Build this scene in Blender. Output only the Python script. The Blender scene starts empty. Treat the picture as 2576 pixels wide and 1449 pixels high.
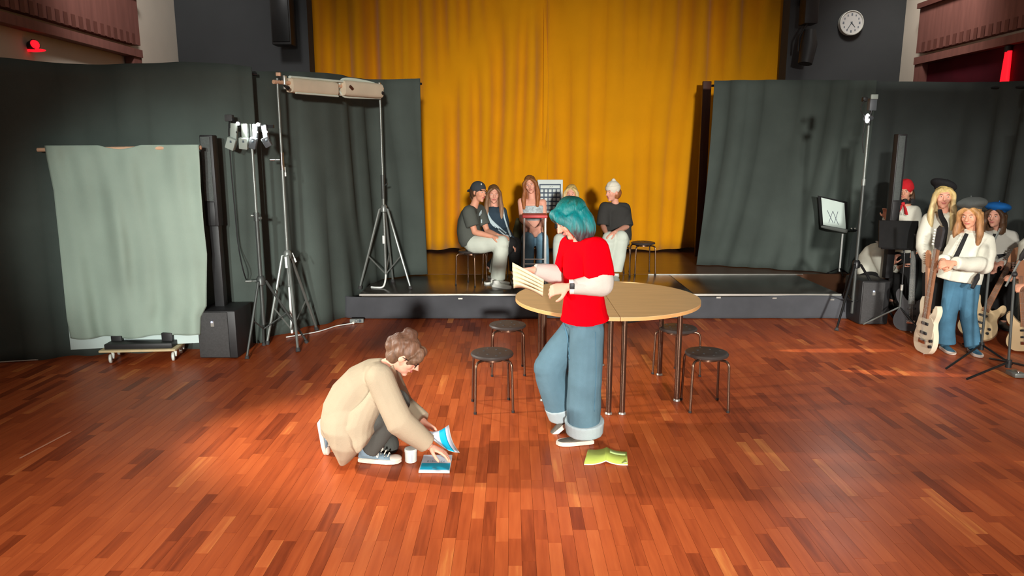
import bpy, bmesh, math, random
import numpy as np
from mathutils import Vector as V, Matrix
from mathutils.bvhtree import BVHTree
random.seed(11)
RNG = np.random.default_rng(5)
PI = math.pi
S = bpy.context.scene
COL = S.collection

# ------------------------------------------------------------------ camera
CH, CF = 1.9, 1800.0                       # lens height, focal length in pixels of a 2576 wide frame
PIT = math.atan((724.5 - 385.0) / CF)      # downward tilt
cd = bpy.data.cameras.new('camera')
cam = bpy.data.objects.new('camera', cd)
COL.objects.link(cam)
cam.location = (0, 0, CH)
cam.rotation_euler = (PI / 2 - PIT, 0, 0)
cd.sensor_width = 36.0
cd.lens = CF / 2576 * 36.0
cd.clip_end = 100
S.camera = cam

def ray(u, v):
    a = (724.5 - v) / CF
    return V(((u - 1288) / CF, math.cos(PIT) + math.sin(PIT) * a, -math.sin(PIT) + math.cos(PIT) * a))

def at(u, v, Y):
    d = ray(u, v)
    return V((0, 0, CH)) + d * (Y / d.y)

def gr(u, v, z=0.0):
    d = ray(u, v)
    return V((0, 0, CH)) + d * ((z - CH) / d.z)

# ------------------------------------------------------------------ world and light
S.view_settings.view_transform = 'Standard'
S.view_settings.look = 'None'
S.view_settings.gamma = 1.0
S.view_settings.use_curve_mapping = False
S.view_settings.exposure = 0.0
w = bpy.data.worlds.new('world')
S.world = w
w.use_nodes = True
w.node_tree.nodes['Background'].inputs[0].default_value = (1.0, 0.93, 0.86, 1)
w.node_tree.nodes['Background'].inputs[1].default_value = 0.16

def lamp(kind, name, loc, aim, power, col=(1, 1, 1), size=.2, angle=60, blend=.5):
    l = bpy.data.lights.new(name, kind)
    l.energy = power
    l.color = col
    o = bpy.data.objects.new(name, l)
    o.location = loc
    o.rotation_euler = (V(aim) - V(loc)).to_track_quat('-Z', 'Y').to_euler()
    COL.objects.link(o)
    if kind == 'SPOT':
        l.spot_size = math.radians(angle); l.spot_blend = blend; l.shadow_soft_size = size
    elif kind == 'AREA':
        l.shape = 'DISK'; l.size = size
    return o
KEY = lamp('SPOT', 'hall_follow_spot', (1.6, -16.0, 4.0), (0.75, 8.0, -0.28), 26500, (1, .96, .9), .5, 26.5, .9)
SIDE = lamp('SPOT', 'backdrop_fill', (-1.5, -9.0, 3.8), (-3.2, 6.5, 1.15), 5900, (.95, 1, .95), .2, 11, .7)  # added fill that brightens the cloth backdrop, no actual fixture
WASH = lamp('SPOT', 'near_floor_fill', (-0.4, 0.2, 5.4), (-0.8, 2.55, 0), 1300, (1, .93, .85), .5, 54, .9)  # overhead fill added to lift the near floor, not a ceiling lamp
LEFT = lamp('SPOT', 'hall_floor_flood', (-4.7, 4.4, 1.65), (1.5, 4.8, 0.1), 1150, (1, .93, .82), .06, 42, .5)
FILL_R = lamp('SPOT', 'wall_fill', (4.7, 9.3, 5.3), (5.95, 10.6, 3.1), 260, (1, .95, .88), .3, 80, .8)  # unseen fill added to brighten the upper wall on this side
FILL_L = lamp('SPOT', 'wall_fill', (-3.5, 7.5, 5.3), (-4.9, 10.2, 3.4), 330, (1, .97, .93), .3, 80, .8)  # same added fill for the opposite wall
BAND = lamp('SPOT', 'band_fill', (-1.6, -6.0, 4.0), (4.35, 7.3, 1.0), 4800, (1, .96, .9), .2, 14, .8)  # added fill aimed to brighten the musicians' white shirts
# the lit lamps that stand in the picture, with two added streak beams
for u_, v_ in ((598, 311), (649, 313)):
    p_ = at(u_, v_, 6.72)
    lamp('SPOT', 'lamp_bar_beam', p_, (2.6, 5.6, 0), 110, (1, .97, .9), .03, 100, .6)
for aim_, p_ in (((3.35, 6.05, 0), at(649, 313, 6.71)), ((3.15, 6.78, 0), at(598, 311, 6.71))):
    z_ = lamp('SPOT', 'floor_streak_spot', p_, aim_, 2600, (1, .9, .76), .01, 4.6, .5)  # added narrow spot shaped to lay a light streak on the floor
    z_.scale = (.34, 1, 1)
p_ = at(2183, 297, 7.8)
lamp('SPOT', 'stand_lamp_beam', p_, (2.4, 4.0, 0), 50, (1, .97, .9), .03, 110, .6)

# ------------------------------------------------------------------ materials
def lin(c):
    r = []
    for x in c[:3]:
        x /= 255.0
        r.append(x / 12.92 if x <= .04045 else ((x + .055) / 1.055) ** 2.4)
    return (*r, 1.0)

def mat(name, col, rough=.8, var=.1, scale=6.0, bump=0.0, bscale=80.0, metal=0.0, spec=.4, coat=0.0, sss=0.0, stretch=(1, 1, 1), sheen=0.0, emit=0.0):
    m = bpy.data.materials.new(name)
    m.use_nodes = True
    nt = m.node_tree
    b = nt.nodes['Principled BSDF']
    b.inputs['Roughness'].default_value = rough
    b.inputs['Metallic'].default_value = metal
    b.inputs['Specular IOR Level'].default_value = spec
    b.inputs['Coat Weight'].default_value = coat
    if sheen:
        b.inputs['Sheen Weight'].default_value = sheen
    if sss:
        b.inputs['Subsurface Weight'].default_value = sss
        b.inputs['Subsurface Radius'].default_value = (.012, .005, .003)
        b.inputs['Subsurface Scale'].default_value = 1.0
    tc = nt.nodes.new('ShaderNodeTexCoord')
    mp = nt.nodes.new('ShaderNodeMapping')
    mp.inputs['Scale'].default_value = stretch
    nt.links.new(tc.outputs['Object'], mp.inputs['Vector'])
    if var:
        n = nt.nodes.new('ShaderNodeTexNoise')
        n.inputs['Scale'].default_value = scale
        n.inputs['Detail'].default_value = 4
        nt.links.new(mp.outputs[0], n.inputs['Vector'])
        r = nt.nodes.new('ShaderNodeValToRGB')
        c = lin(col)
        r.color_ramp.elements[0].position = .3
        r.color_ramp.elements[1].position = .7
        r.color_ramp.elements[0].color = (*[x * (1 - var) for x in c[:3]], 1)
        r.color_ramp.elements[1].color = (*[min(1, x * (1 + var)) for x in c[:3]], 1)
        nt.links.new(n.outputs['Fac'], r.inputs['Fac'])
        nt.links.new(r.outputs['Color'], b.inputs['Base Color'])
    else:
        b.inputs['Base Color'].default_value = lin(col)
    if bump:
        n2 = nt.nodes.new('ShaderNodeTexNoise')
        n2.inputs['Scale'].default_value = bscale
        n2.inputs['Detail'].default_value = 3
        nt.links.new(mp.outputs[0], n2.inputs['Vector'])
        bp = nt.nodes.new('ShaderNodeBump')
        bp.inputs['Strength'].default_value = bump
        bp.inputs['Distance'].default_value = .01
        nt.links.new(n2.outputs['Fac'], bp.inputs['Height'])
        nt.links.new(bp.outputs['Normal'], b.inputs['Normal'])
    if emit:
        b.inputs['Emission Color'].default_value = lin(col)
        b.inputs['Emission Strength'].default_value = emit
    return m

def fabric(name, col, var=.08, scale=5, rough=.9, **k):
    return mat(name, col, rough=rough, var=var, scale=scale, bump=.25, bscale=220, spec=.2, **k)

def plank_mat():
    m = bpy.data.materials.new('mahogany_strip')
    m.use_nodes = True
    nt = m.node_tree
    b = nt.nodes['Principled BSDF']
    b.inputs['Specular IOR Level'].default_value = .2
    a = nt.nodes.new('ShaderNodeAttribute'); a.attribute_name = 'tone'
    r = nt.nodes.new('ShaderNodeValToRGB')
    e = r.color_ramp.elements
    e[0].position = 0; e[0].color = lin((128, 54, 26))
    e[1].position = 1; e[1].color = lin((214, 130, 68))
    for p, c in ((.3, (166, 76, 38)), (.6, (184, 89, 45)), (.85, (196, 102, 54))):
        x = e.new(p); x.color = lin(c)
    g = nt.nodes.new('ShaderNodeNewGeometry')
    mp = nt.nodes.new('ShaderNodeMapping'); mp.inputs['Scale'].default_value = (38, 3.2, 1)
    nt.links.new(g.outputs['Position'], mp.inputs['Vector'])
    ml = nt.nodes.new('ShaderNodeMath'); ml.operation = 'MULTIPLY'; ml.inputs[1].default_value = 37.0
    nt.links.new(a.outputs['Fac'], ml.inputs[0])
    n = nt.nodes.new('ShaderNodeTexNoise'); n.noise_dimensions = '4D'
    n.inputs['Scale'].default_value = 1.0; n.inputs['Detail'].default_value = 5
    nt.links.new(mp.outputs[0], n.inputs['Vector']); nt.links.new(ml.outputs[0], n.inputs['W'])
    mr = nt.nodes.new('ShaderNodeMapRange')
    mr.inputs['From Min'].default_value = .3; mr.inputs['From Max'].default_value = .7
    mr.inputs['To Min'].default_value = -.17; mr.inputs['To Max'].default_value = .17
    nt.links.new(n.outputs['Fac'], mr.inputs['Value'])
    ad = nt.nodes.new('ShaderNodeMath'); ad.operation = 'ADD'; ad.use_clamp = True
    nt.links.new(a.outputs['Fac'], ad.inputs[0]); nt.links.new(mr.outputs[0], ad.inputs[1])
    nt.links.new(ad.outputs[0], r.inputs['Fac'])
    nt.links.new(r.outputs['Color'], b.inputs['Base Color'])
    n3 = nt.nodes.new('ShaderNodeTexNoise'); n3.inputs['Scale'].default_value = 1.3; n3.inputs['Detail'].default_value = 3
    nt.links.new(g.outputs['Position'], n3.inputs['Vector'])
    m3 = nt.nodes.new('ShaderNodeMapRange')
    m3.inputs['To Min'].default_value = .27; m3.inputs['To Max'].default_value = .5
    nt.links.new(n3.outputs['Fac'], m3.inputs['Value'])
    nt.links.new(m3.outputs[0], b.inputs['Roughness'])
    return m

def hair_mat(name, low, high, pos=(.0, 1.0), mid=None):
    """hair dyed along its length: colour runs over the height of the hair itself, with fine strands"""
    m = bpy.data.materials.new(name); m.use_nodes = True
    nt = m.node_tree; b = nt.nodes['Principled BSDF']
    b.inputs['Roughness'].default_value = .5
    b.inputs['Specular IOR Level'].default_value = .35
    tc = nt.nodes.new('ShaderNodeTexCoord')
    sp = nt.nodes.new('ShaderNodeSeparateXYZ'); nt.links.new(tc.outputs['Generated'], sp.inputs[0])
    n = nt.nodes.new('ShaderNodeTexNoise'); n.inputs['Scale'].default_value = 1; n.inputs['Detail'].default_value = 4
    mp = nt.nodes.new('ShaderNodeMapping'); mp.inputs['Scale'].default_value = (55, 55, 9)
    nt.links.new(tc.outputs['Object'], mp.inputs['Vector']); nt.links.new(mp.outputs[0], n.inputs['Vector'])
    ma = nt.nodes.new('ShaderNodeMath'); ma.operation = 'MULTIPLY_ADD'; ma.inputs[1].default_value = .5
    nt.links.new(n.outputs['Fac'], ma.inputs[0]); nt.links.new(sp.outputs['Z'], ma.inputs[2])
    sb = nt.nodes.new('ShaderNodeMath'); sb.operation = 'SUBTRACT'; sb.inputs[1].default_value = .25
    nt.links.new(ma.outputs[0], sb.inputs[0])
    r = nt.nodes.new('ShaderNodeValToRGB')
    e = r.color_ramp.elements
    e[0].position = pos[0]; e[0].color = lin(low)
    e[1].position = pos[1]; e[1].color = lin(high)
    for p, c in (mid or ()):
        x = e.new(p); x.color = lin(c)
    nt.links.new(sb.outputs[0], r.inputs['Fac'])
    hs = nt.nodes.new('ShaderNodeMix'); hs.data_type = 'RGBA'; hs.blend_type = 'MULTIPLY'
    hs.inputs['Factor'].default_value = .55
    nt.links.new(r.outputs['Color'], hs.inputs['A'])
    r2 = nt.nodes.new('ShaderNodeValToRGB')
    r2.color_ramp.elements[0].position = .35; r2.color_ramp.elements[0].color = (.35, .35, .35, 1)
    r2.color_ramp.elements[1].position = .62; r2.color_ramp.elements[1].color = (1, 1, 1, 1)
    nt.links.new(n.outputs['Fac'], r2.inputs['Fac']); nt.links.new(r2.outputs['Color'], hs.inputs['B'])
    nt.links.new(hs.outputs['Result'], b.inputs['Base Color'])
    bp = nt.nodes.new('ShaderNodeBump'); bp.inputs['Strength'].default_value = .6; bp.inputs['Distance'].default_value = .01
    nt.links.new(n.outputs['Fac'], bp.inputs['Height']); nt.links.new(bp.outputs['Normal'], b.inputs['Normal'])
    return m

M = {}
M['plank'] = plank_mat()
M['subfloor'] = mat('subfloor', (60, 26, 17), .6, .1)
M['stage_black'] = mat('black_stage_board', (62, 58, 53), .24, .25, 2.5, .04, 30, spec=.6)
M['stage_brown'] = mat('brown_stage_floor', (92, 62, 44), .3, .3, 3.0, .04, 30, spec=.55, stretch=(1, 6, 1))
M['alu'] = mat('aluminium_edge', (190, 190, 182), .35, .08, metal=.8)
M['skirt'] = fabric('charcoal_skirt_cloth', (78, 80, 84), .15, 3)
M['drape'] = fabric('black_molton', (74, 83, 78), .12, 2.0)
M['drape_r'] = fabric('black_molton_dark', (64, 70, 68), .12, 2.0)
M['curtain'] = fabric('ochre_velvet', (218, 147, 0), .06, 1.5, sheen=.15)
M['black_wall'] = mat('black_painted_wall', (62, 64, 66), .85, .08, 1.5, .1, 60)
M['white_wall'] = mat('cream_wall', (222, 210, 194), .85, .05, 1.5, .1, 60)
M['brown_panel'] = mat('stained_balcony_panel', (132, 86, 78), .6, .15, 2.0, .1, 40, stretch=(1, 8, 1))
M['brown_dark'] = mat('stained_balcony_dark', (106, 64, 56), .6, .15, 3.0)
M['crimson'] = fabric('crimson_cloth', (70, 6, 22), .2, 3)
M['red_lamp'] = mat('red_lit_glass', (255, 20, 35), .4, 0, emit=1.6)
M['deep_brown'] = mat('dark_brown', (70, 34, 16), .5, .15, 4, stretch=(6, 6, 1))
M['black'] = mat('black_plastic', (34, 34, 35), .5, .1, 20, .05, 200)
M['black_metal'] = mat('black_metal', (30, 31, 32), .35, .1, 20, metal=.3)
M['grille'] = mat('speaker_grille', (62, 62, 62), .6, .15, 60, .4, 420)
M['grille_l'] = mat('speaker_grille_grey', (78, 84, 82), .6, .15, 60, .4, 420)
M['chrome'] = mat('chrome', (205, 200, 195), .18, .04, metal=1.0)
M['steel_brown'] = mat('bronzed_steel', (120, 96, 80), .28, .08, metal=.9)
M['stand_grey'] = mat('grey_stand_tube', (128, 134, 130), .38, .06, metal=.5)
M['stand_dark'] = mat('dark_stand_tube', (78, 82, 80), .4, .06, metal=.4)
M['white_metal'] = mat('white_metal', (240, 246, 242), .4, .03)
M['white'] = mat('white_plastic', (226, 232, 224), .45, .03)
M['paper'] = mat('paper', (205, 222, 214), .85, .03)
M['paper_old'] = mat('yellowed_paper', (222, 208, 172), .85, .06, 14)
M['wood_pale'] = mat('pale_wood', (214, 172, 140), .55, .1, 10, stretch=(1, 1, 1))
M['ply'] = mat('plywood_edge', (196, 178, 138), .6, .1, 12)
M['muslin'] = fabric('grey_green_muslin', (150, 167, 154), .09, 1.8)
M['muslin_roll'] = fabric('cream_canvas', (216, 202, 176), .07, 4)
M['muslin_edge'] = fabric('pale_canvas_edge', (214, 226, 212), .05, 4)
M['board_white'] = mat('white_board', (196, 214, 210), .5, .03)
M['led'] = mat('lit_led', (255, 255, 250), .3, 0, emit=9)
M['led_blue'] = mat('blue_indicator', (150, 170, 255), .3, 0, emit=4)
M['led_body'] = mat('grey_lamp_casing', (150, 160, 152), .45, .08)
M['led_dark'] = mat('dark_lamp_casing', (84, 90, 94), .45, .08)
M['table'] = mat('birch_laminate', (214, 178, 128), .42, .06, 3, stretch=(1, 6, 1))
M['table_edge'] = mat('table_edge_wood', (216, 164, 104), .5, .06, 6)
M['seat_black'] = mat('black_stool_seat', (62, 56, 53), .45, .08, 10)
M['red_seat'] = mat('coral_vinyl', (214, 82, 82), .5, .05)
M['strip_grey'] = mat('grey_plastic', (128, 134, 130), .6, .08)
M['skin'] = mat('skin', (232, 170, 145), .55, .06, 14, sss=.12, spec=.35)
M['skin_b'] = mat('skin_warm', (222, 160, 130), .55, .06, 14, sss=.12, spec=.35)
M['lips'] = mat('lips', (196, 110, 104), .5, .05)
M['eye_white'] = mat('eye_white', (232, 226, 220), .3, 0)
M['iris'] = mat('iris_dark', (52, 38, 30), .25, 0)
M['brow'] = mat('brow_hair', (92, 64, 46), .7, .1)
M['cream'] = fabric('cream_fleece', (168, 155, 132), .05, 5)
M['charcoal'] = fabric('charcoal_cotton', (78, 80, 76), .1, 6)
M['red'] = mat('red_jersey', (232, 2, 20), .95, .06, 5, .25, 220, spec=.03)
M['red_print'] = fabric('pink_print', (236, 92, 106), .05, 5)
M['offwhite'] = fabric('offwhite_cotton', (198, 193, 184), .04, 5)
M['jeans'] = fabric('blue_denim', (88, 118, 132), .12, 7)
M['jeans_b'] = fabric('mid_blue_denim', (118, 158, 180), .22, 5)
M['jeans_d'] = fabric('dark_blue_denim', (70, 112, 136), .35, 4)
M['cuff'] = fabric('denim_inside', (164, 178, 182), .06, 7)
M['seam'] = fabric('denim_seam', (84, 124, 146), .1, 7)
M['sneaker'] = fabric('blue_grey_canvas', (120, 142, 156), .08, 9)
M['rubber'] = mat('white_rubber', (226, 214, 200), .6, .04)
M['lace'] = mat('white_lace', (226, 222, 208), .8, .04)
M['shoe_dark'] = mat('dark_shoe', (84, 80, 72), .6, .1)
M['shoe_white'] = mat('white_sneaker', (240, 243, 234), .6, .04)
M['tee_black'] = fabric('black_cotton', (86, 91, 85), .1, 5)
M['tee_black2'] = fabric('black_tee_cotton', (58, 58, 56), .1, 5)
M['navy'] = fabric('navy_tracksuit', (50, 66, 78), .2, 6)
M['stripe'] = fabric('pale_stripe', (196, 216, 220), .05, 9)
M['pale_trouser'] = fabric('pale_cotton', (212, 222, 208), .05, 5)
M['black_cloth'] = fabric('black_cloth', (40, 40, 40), .1, 5)
M['floral'] = fabric('floral_top', (186, 198, 200), .28, 32)
M['cap'] = fabric('dark_cap', (62, 68, 72), .08, 6)
M['beanie_w'] = fabric('cream_knit', (226, 222, 204), .05, 8)
M['beanie_r'] = fabric('red_knit', (205, 38, 46), .08, 8)
M['scarf'] = fabric('red_scarf', (214, 50, 56), .08, 8)
M['beret_b'] = fabric('black_felt', (34, 34, 36), .1, 8)
M['beret_g'] = fabric('grey_felt', (74, 78, 76), .14, 8)
M['beret_u'] = fabric('blue_felt', (24, 92, 160), .1, 8)
M['shirt_w'] = fabric('white_shirt_cotton', (222, 222, 206), .05, 4)
M['shirt_g'] = fabric('greyish_shirt_cotton', (190, 188, 178), .06, 4)
M['olive'] = fabric('olive_cloth', (92, 90, 62), .15, 6)
M['grey_trouser'] = fabric('grey_flannel', (104, 106, 98), .12, 5)
M['teal_hair'] = hair_mat('teal_dyed_hair', (60, 48, 50), (20, 70, 62), (.0, 1.0), [(.2, (84, 76, 78)), (.33, (60, 128, 128)), (.6, (0, 126, 130)), (.82, (14, 126, 124)), (.93, (18, 84, 74))])
M['hair_bun'] = hair_mat('brown_hair', (104, 76, 56), (86, 56, 42), mid=[(.5, (118, 86, 66))])
M['hair_long'] = hair_mat('ash_brown_hair', (186, 150, 120), (104, 74, 42), mid=[(.55, (150, 112, 82))])
M['hair_ch'] = hair_mat('chestnut_hair', (172, 104, 54), (130, 84, 38), mid=[(.5, (168, 106, 66))])
M['hair_bl'] = hair_mat('blonde_hair', (226, 200, 140), (206, 178, 104), mid=[(.5, (236, 214, 160))])
M['hair_br'] = hair_mat('dark_blonde_hair', (150, 104, 68), (196, 150, 92), mid=[(.5, (176, 128, 84))])
M['hair_dk'] = hair_mat('dark_hair', (110, 80, 56), (70, 48, 32))
M['green'] = mat('green_cover', (184, 202, 92), .55, .05, 9)
M['green_l'] = mat('pale_green_band', (188, 214, 140), .55, .03)
M['cyan'] = mat('cyan_band', (10, 176, 212), .5, .06, 10)
M['lilac'] = mat('lilac_cover', (196, 204, 216), .5, .03)
M['ink'] = mat('ink', (110, 118, 128), .7, 0)
M['ink_d'] = mat('dark_ink', (72, 84, 92), .7, 0)
M['guitar_w'] = mat('cream_lacquer', (222, 212, 186), .3, .03, coat=.4)
M['guitar_b'] = mat('buff_lacquer', (190, 166, 128), .3, .05, coat=.4)
M['guitar_k'] = mat('black_lacquer', (54, 54, 56), .25, .2, 5, coat=.5)
M['maple'] = mat('maple_neck', (206, 150, 112), .45, .08, 9)
M['rosewood'] = mat('brown_neck', (134, 92, 66), .45, .1, 9)
M['clock_face'] = mat('clock_face', (206, 206, 204), .5, .02)
M['clock_rim'] = mat('clock_rim', (222, 224, 216), .35, .02)
M['poster'] = mat('poster_paper', (222, 232, 228), .8, .02)
M['poster_ink'] = mat('poster_ink', (84, 96, 112), .8, .03)
M['marking'] = mat('pale_marking', (214, 150, 120), .6, .05)

# ------------------------------------------------------------------ mesh builder
def frame(t):
    t = V(t).normalized()
    a = V((0, 0, 1)) if abs(t.z) < .9 else V((1, 0, 0))
    x = a.cross(t).normalized()
    return x, t.cross(x).normalized(), t

class B:
    def __init__(s):
        s.bm = bmesh.new()
        s.mi = 0
    def faces(s, vs, fs):
        bv = [s.bm.verts.new(v) for v in vs]
        for f in fs:
            try:
                x = s.bm.faces.new([bv[i] for i in f]); x.material_index = s.mi
            except ValueError:
                pass
        return bv
    def rings(s, R, cap=True, closed=False):
        n = len(R[0]); vs = [p for r in R for p in r]; fs = []
        k = len(R)
        for i in range(k if closed else k - 1):
            for j in range(n):
                a, b2 = i * n + j, i * n + (j + 1) % n
                c, d = ((i + 1) % k) * n + (j + 1) % n, ((i + 1) % k) * n + j
                fs.append((a, b2, c, d))
        if cap and not closed:
            fs.append(tuple(reversed(range(n)))); fs.append(tuple(range((k - 1) * n, k * n)))
        return s.faces(vs, fs)
    def box(s, c, size, rot=None):
        hx, hy, hz = [x / 2 for x in size]
        vs = [V((x, y, z)) for x in (-hx, hx) for y in (-hy, hy) for z in (-hz, hz)]
        if rot is not None:
            vs = [rot @ v for v in vs]
        c = V(c)
        return s.faces([c + v for v in vs], [(0, 1, 3, 2), (4, 6, 7, 5), (0, 4, 5, 1), (2, 3, 7, 6), (0, 2, 6, 4), (1, 5, 7, 3)])
    def bbox(s, c, size, bev=.01, rot=None, seg=2):
        t = B(); t.box((0, 0, 0), size)
        bmesh.ops.bevel(t.bm, geom=list(t.bm.edges), offset=bev, segments=seg, affect='EDGES', profile=.5)
        return s.add(t, Matrix.Translation(V(c)) @ (rot.to_4x4() if rot is not None else Matrix.Identity(4)))
    def add(s, t, mx=None):
        mx = mx or Matrix.Identity(4)
        t.bm.verts.index_update()
        vs = [mx @ v.co for v in t.bm.verts]
        bv = [s.bm.verts.new(v) for v in vs]
        for f in t.bm.faces:
            x = s.bm.faces.new([bv[v.index] for v in f.verts]); x.material_index = f.material_index if s.mi == 0 else s.mi
        t.bm.free()
        return bv
    def tube(s, pts, r, n=10, cap=True, sq=1.0, up=None):
        pts = [V(p) for p in pts]
        rr = r if isinstance(r, (list, tuple)) else [r] * len(pts)
        R = []; x = None
        for i, p in enumerate(pts):
            t = (pts[min(i + 1, len(pts) - 1)] - pts[max(i - 1, 0)]).normalized()
            if x is None:
                if up is not None:
                    x = (V(up) - t * t.dot(V(up))).normalized()
                else:
                    x = frame(t)[0]
            else:
                x = (x - t * t.dot(x)).normalized()
            y = t.cross(x)
            R.append([p + (x * math.cos(2 * PI * k / n) * rr[i] + y * math.sin(2 * PI * k / n) * rr[i] * sq) for k in range(n)])
        return s.rings(R, cap)
    def cyl(s, p, q, r, r2=None, n=14):
        return s.tube([p, q], [r, r if r2 is None else r2], n)
    def loft(s, L, n=20, cap=True):
        """L: (centre, half-axis vector a, half-axis vector b)"""
        return s.rings([[V(c) + V(a) * math.cos(2 * PI * k / n) + V(b) * math.sin(2 * PI * k / n) for k in range(n)] for c, a, b in L], cap)
    def sph(s, c, r, ax=None, n=14, m=9):
        if not isinstance(r, (list, tuple)):
            r = (r, r, r)
        c = V(c)
        X, Y, Z = ax if ax else (V((1, 0, 0)), V((0, 1, 0)), V((0, 0, 1)))
        vs = [c + Z * r[2]]
        for i in range(1, m):
            th = PI * i / m
            for k in range(n):
                ph = 2 * PI * k / n
                vs.append(c + X * r[0] * math.sin(th) * math.cos(ph) + Y * r[1] * math.sin(th) * math.sin(ph) + Z * r[2] * math.cos(th))
        vs.append(c - Z * r[2])
        fs = [(0, 1 + k, 1 + (k + 1) % n) for k in range(n)]
        for i in range(m - 2):
            for k in range(n):
                a = 1 + i * n + k; b2 = 1 + i * n + (k + 1) % n
                fs.append((a, a + n, b2 + n, b2))
        e = len(vs) - 1
        fs += [(e, 1 + (m - 2) * n + (k + 1) % n, 1 + (m - 2) * n + k) for k in range(n)]
        return s.faces(vs, fs)
    def limb(s, pts, r, n=14):
        pts = [V(p) for p in pts]
        for i, p in enumerate(pts):
            s.sph(p, r[i], n=n, m=8)
        for i in range(len(pts) - 1):
            if (pts[i] - pts[i + 1]).length > 1e-4:
                s.cyl(pts[i], pts[i + 1], r[i], r[i + 1], n)
        return s
    def lathe(s, prof, c=(0, 0, 0), n=28, ax=None):
        X, Y, Z = ax if ax else (V((1, 0, 0)), V((0, 1, 0)), V((0, 0, 1)))
        c = V(c)
        return s.rings([[c + Z * z + X * r * math.cos(2 * PI * k / n) + Y * r * math.sin(2 * PI * k / n) for k in range(n)] for r, z in prof])
    def prism(s, poly, mx, th):
        """poly in the x,y plane of mx, extruded from z=0 to th"""
        n = len(poly)
        vs = [mx @ V((x, y, 0)) for x, y in poly] + [mx @ V((x, y, th)) for x, y in poly]
        fs = [tuple(reversed(range(n))), tuple(range(n, 2 * n))] + [(i, (i + 1) % n, n + (i + 1) % n, n + i) for i in range(n)]
        return s.faces(vs, fs)
    def obj(s, name, m, parent=None, smooth=True, local=False):
        me = bpy.data.meshes.new(name)
        off = V((0, 0, 0)) if (local or parent is None) else ORG[parent.name]
        if off.length:
            bmesh.ops.translate(s.bm, vec=-off, verts=list(s.bm.verts))
        bmesh.ops.recalc_face_normals(s.bm, faces=list(s.bm.faces))
        s.bm.to_mesh(me); s.bm.free()
        for x in (m if isinstance(m, (list, tuple)) else [m]):
            me.materials.append(M[x] if isinstance(x, str) else x)
        if smooth:
            me.shade_smooth(); me.set_sharp_from_angle(angle=math.radians(38))
        o = bpy.data.objects.new(name, me)
        COL.objects.link(o)
        if parent is not None:
            o.parent = parent
        ORG[o.name] = off
        return o

ORG = {}
PEND = []
def vox(b, name, m, parent, vs=.01, it=4, wr=0.0, wf=22.0, seed=0):
    """union of overlapping solids grown into one continuous skin, optionally wrinkled"""
    bmesh.ops.triangulate(b.bm, faces=[f for f in b.bm.faces if len(f.verts) > 4])
    o = b.obj(name, m, parent)
    r = o.modifiers.new('r', 'REMESH'); r.mode = 'VOXEL'; r.voxel_size = vs; r.use_smooth_shade = True
    if it:
        sm = o.modifiers.new('s', 'SMOOTH'); sm.iterations = it; sm.factor = .5
    PEND.append((o, wr, wf, seed))
    return o

def settle():
    dg = bpy.context.evaluated_depsgraph_get(); dg.update()
    new = [(o, bpy.data.meshes.new_from_object(o.evaluated_get(dg)), wr, wf, sd) for o, wr, wf, sd in PEND]
    for o, me, wr, wf, sd in new:
        old = o.data
        o.modifiers.clear(); o.data = me; me.name = o.name
        bpy.data.meshes.remove(old)
        if wr and len(me.vertices):
            n = len(me.vertices)
            co = np.empty(n * 3, np.float32); me.vertices.foreach_get('co', co); co = co.reshape(-1, 3)
            no = np.empty(n * 3, np.float32); me.vertex_normals.foreach_get('vector', no); no = no.reshape(-1, 3)
            rg = np.random.default_rng(sd + 17)
            d = np.zeros(n)
            for k in range(7):
                kv = rg.normal(size=3); kv /= np.linalg.norm(kv); kv[2] *= .75
                kv *= wf * rg.uniform(.6, 2.0)
                wob = np.sin(co @ (rg.normal(size=3) * wf * .35) + rg.uniform(0, 6)) * 1.4
                x = np.sin(co @ kv + wob + rg.uniform(0, 6))
                d += (np.abs(x) ** .7 * np.sign(x)) * rg.uniform(.4, 1)
            co = co + no * (d * wr / 3.0)[:, None]
            me.vertices.foreach_set('co', co.astype(np.float32).ravel()); me.update()
        me.shade_smooth()
    PEND.clear()

def thing(name, label, cat, loc=(0, 0, 0), group=None):
    o = bpy.data.objects.new(name, None)
    o.empty_display_size = .1
    COL.objects.link(o)
    o.location = loc
    o['label'] = label; o['category'] = cat
    if group: o['group'] = group
    ORG[o.name] = V(loc)
    return o
def tag(o, label, cat, group=None):
    o['label'] = label; o['category'] = cat
    if group: o['group'] = group
    return o
def struct(o):
    o['kind'] = 'structure'
    return o
def dup(root, loc, label, rz=0.0):
    r = root.copy(); COL.objects.link(r); r.location = loc; r.rotation_euler = (0, 0, rz); r['label'] = label
    for ch in list(root.children):
        c = ch.copy(); COL.objects.link(c); c.parent = r
        for g in list(ch.children):
            d = g.copy(); COL.objects.link(d); d.parent = c
    return r
def lerp(a, b, t):
    return V(a) * (1 - t) + V(b) * t
def bez(p, q, r, n=12):
    return [V(p) * (1 - t) ** 2 + V(q) * 2 * t * (1 - t) + V(r) * t * t for t in [i / n for i in range(n + 1)]]
def spline(P, n=8):
    P = [V(p) for p in P]; out = []
    for i in range(len(P) - 1):
        a, b, c, d = P[max(i - 1, 0)], P[i], P[i + 1], P[min(i + 2, len(P) - 1)]
        for k in range(n):
            t = k / n
            out.append(.5 * (2 * b + (c - a) * t + (2 * a - 5 * b + 4 * c - d) * t * t + (3 * b - a - 3 * c + d) * t ** 3))
    return out + [P[-1]]

# ------------------------------------------------------------------ the hall
STZ = .28                                  # stage height
XL, XR = -5.1, 5.95
b = B(); b.box(((XL + XR) / 2, 3.4, -.07), (XR - XL, 17.2, .09))
floor = struct(b.obj('floor', 'subfloor', None, smooth=False))

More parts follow.
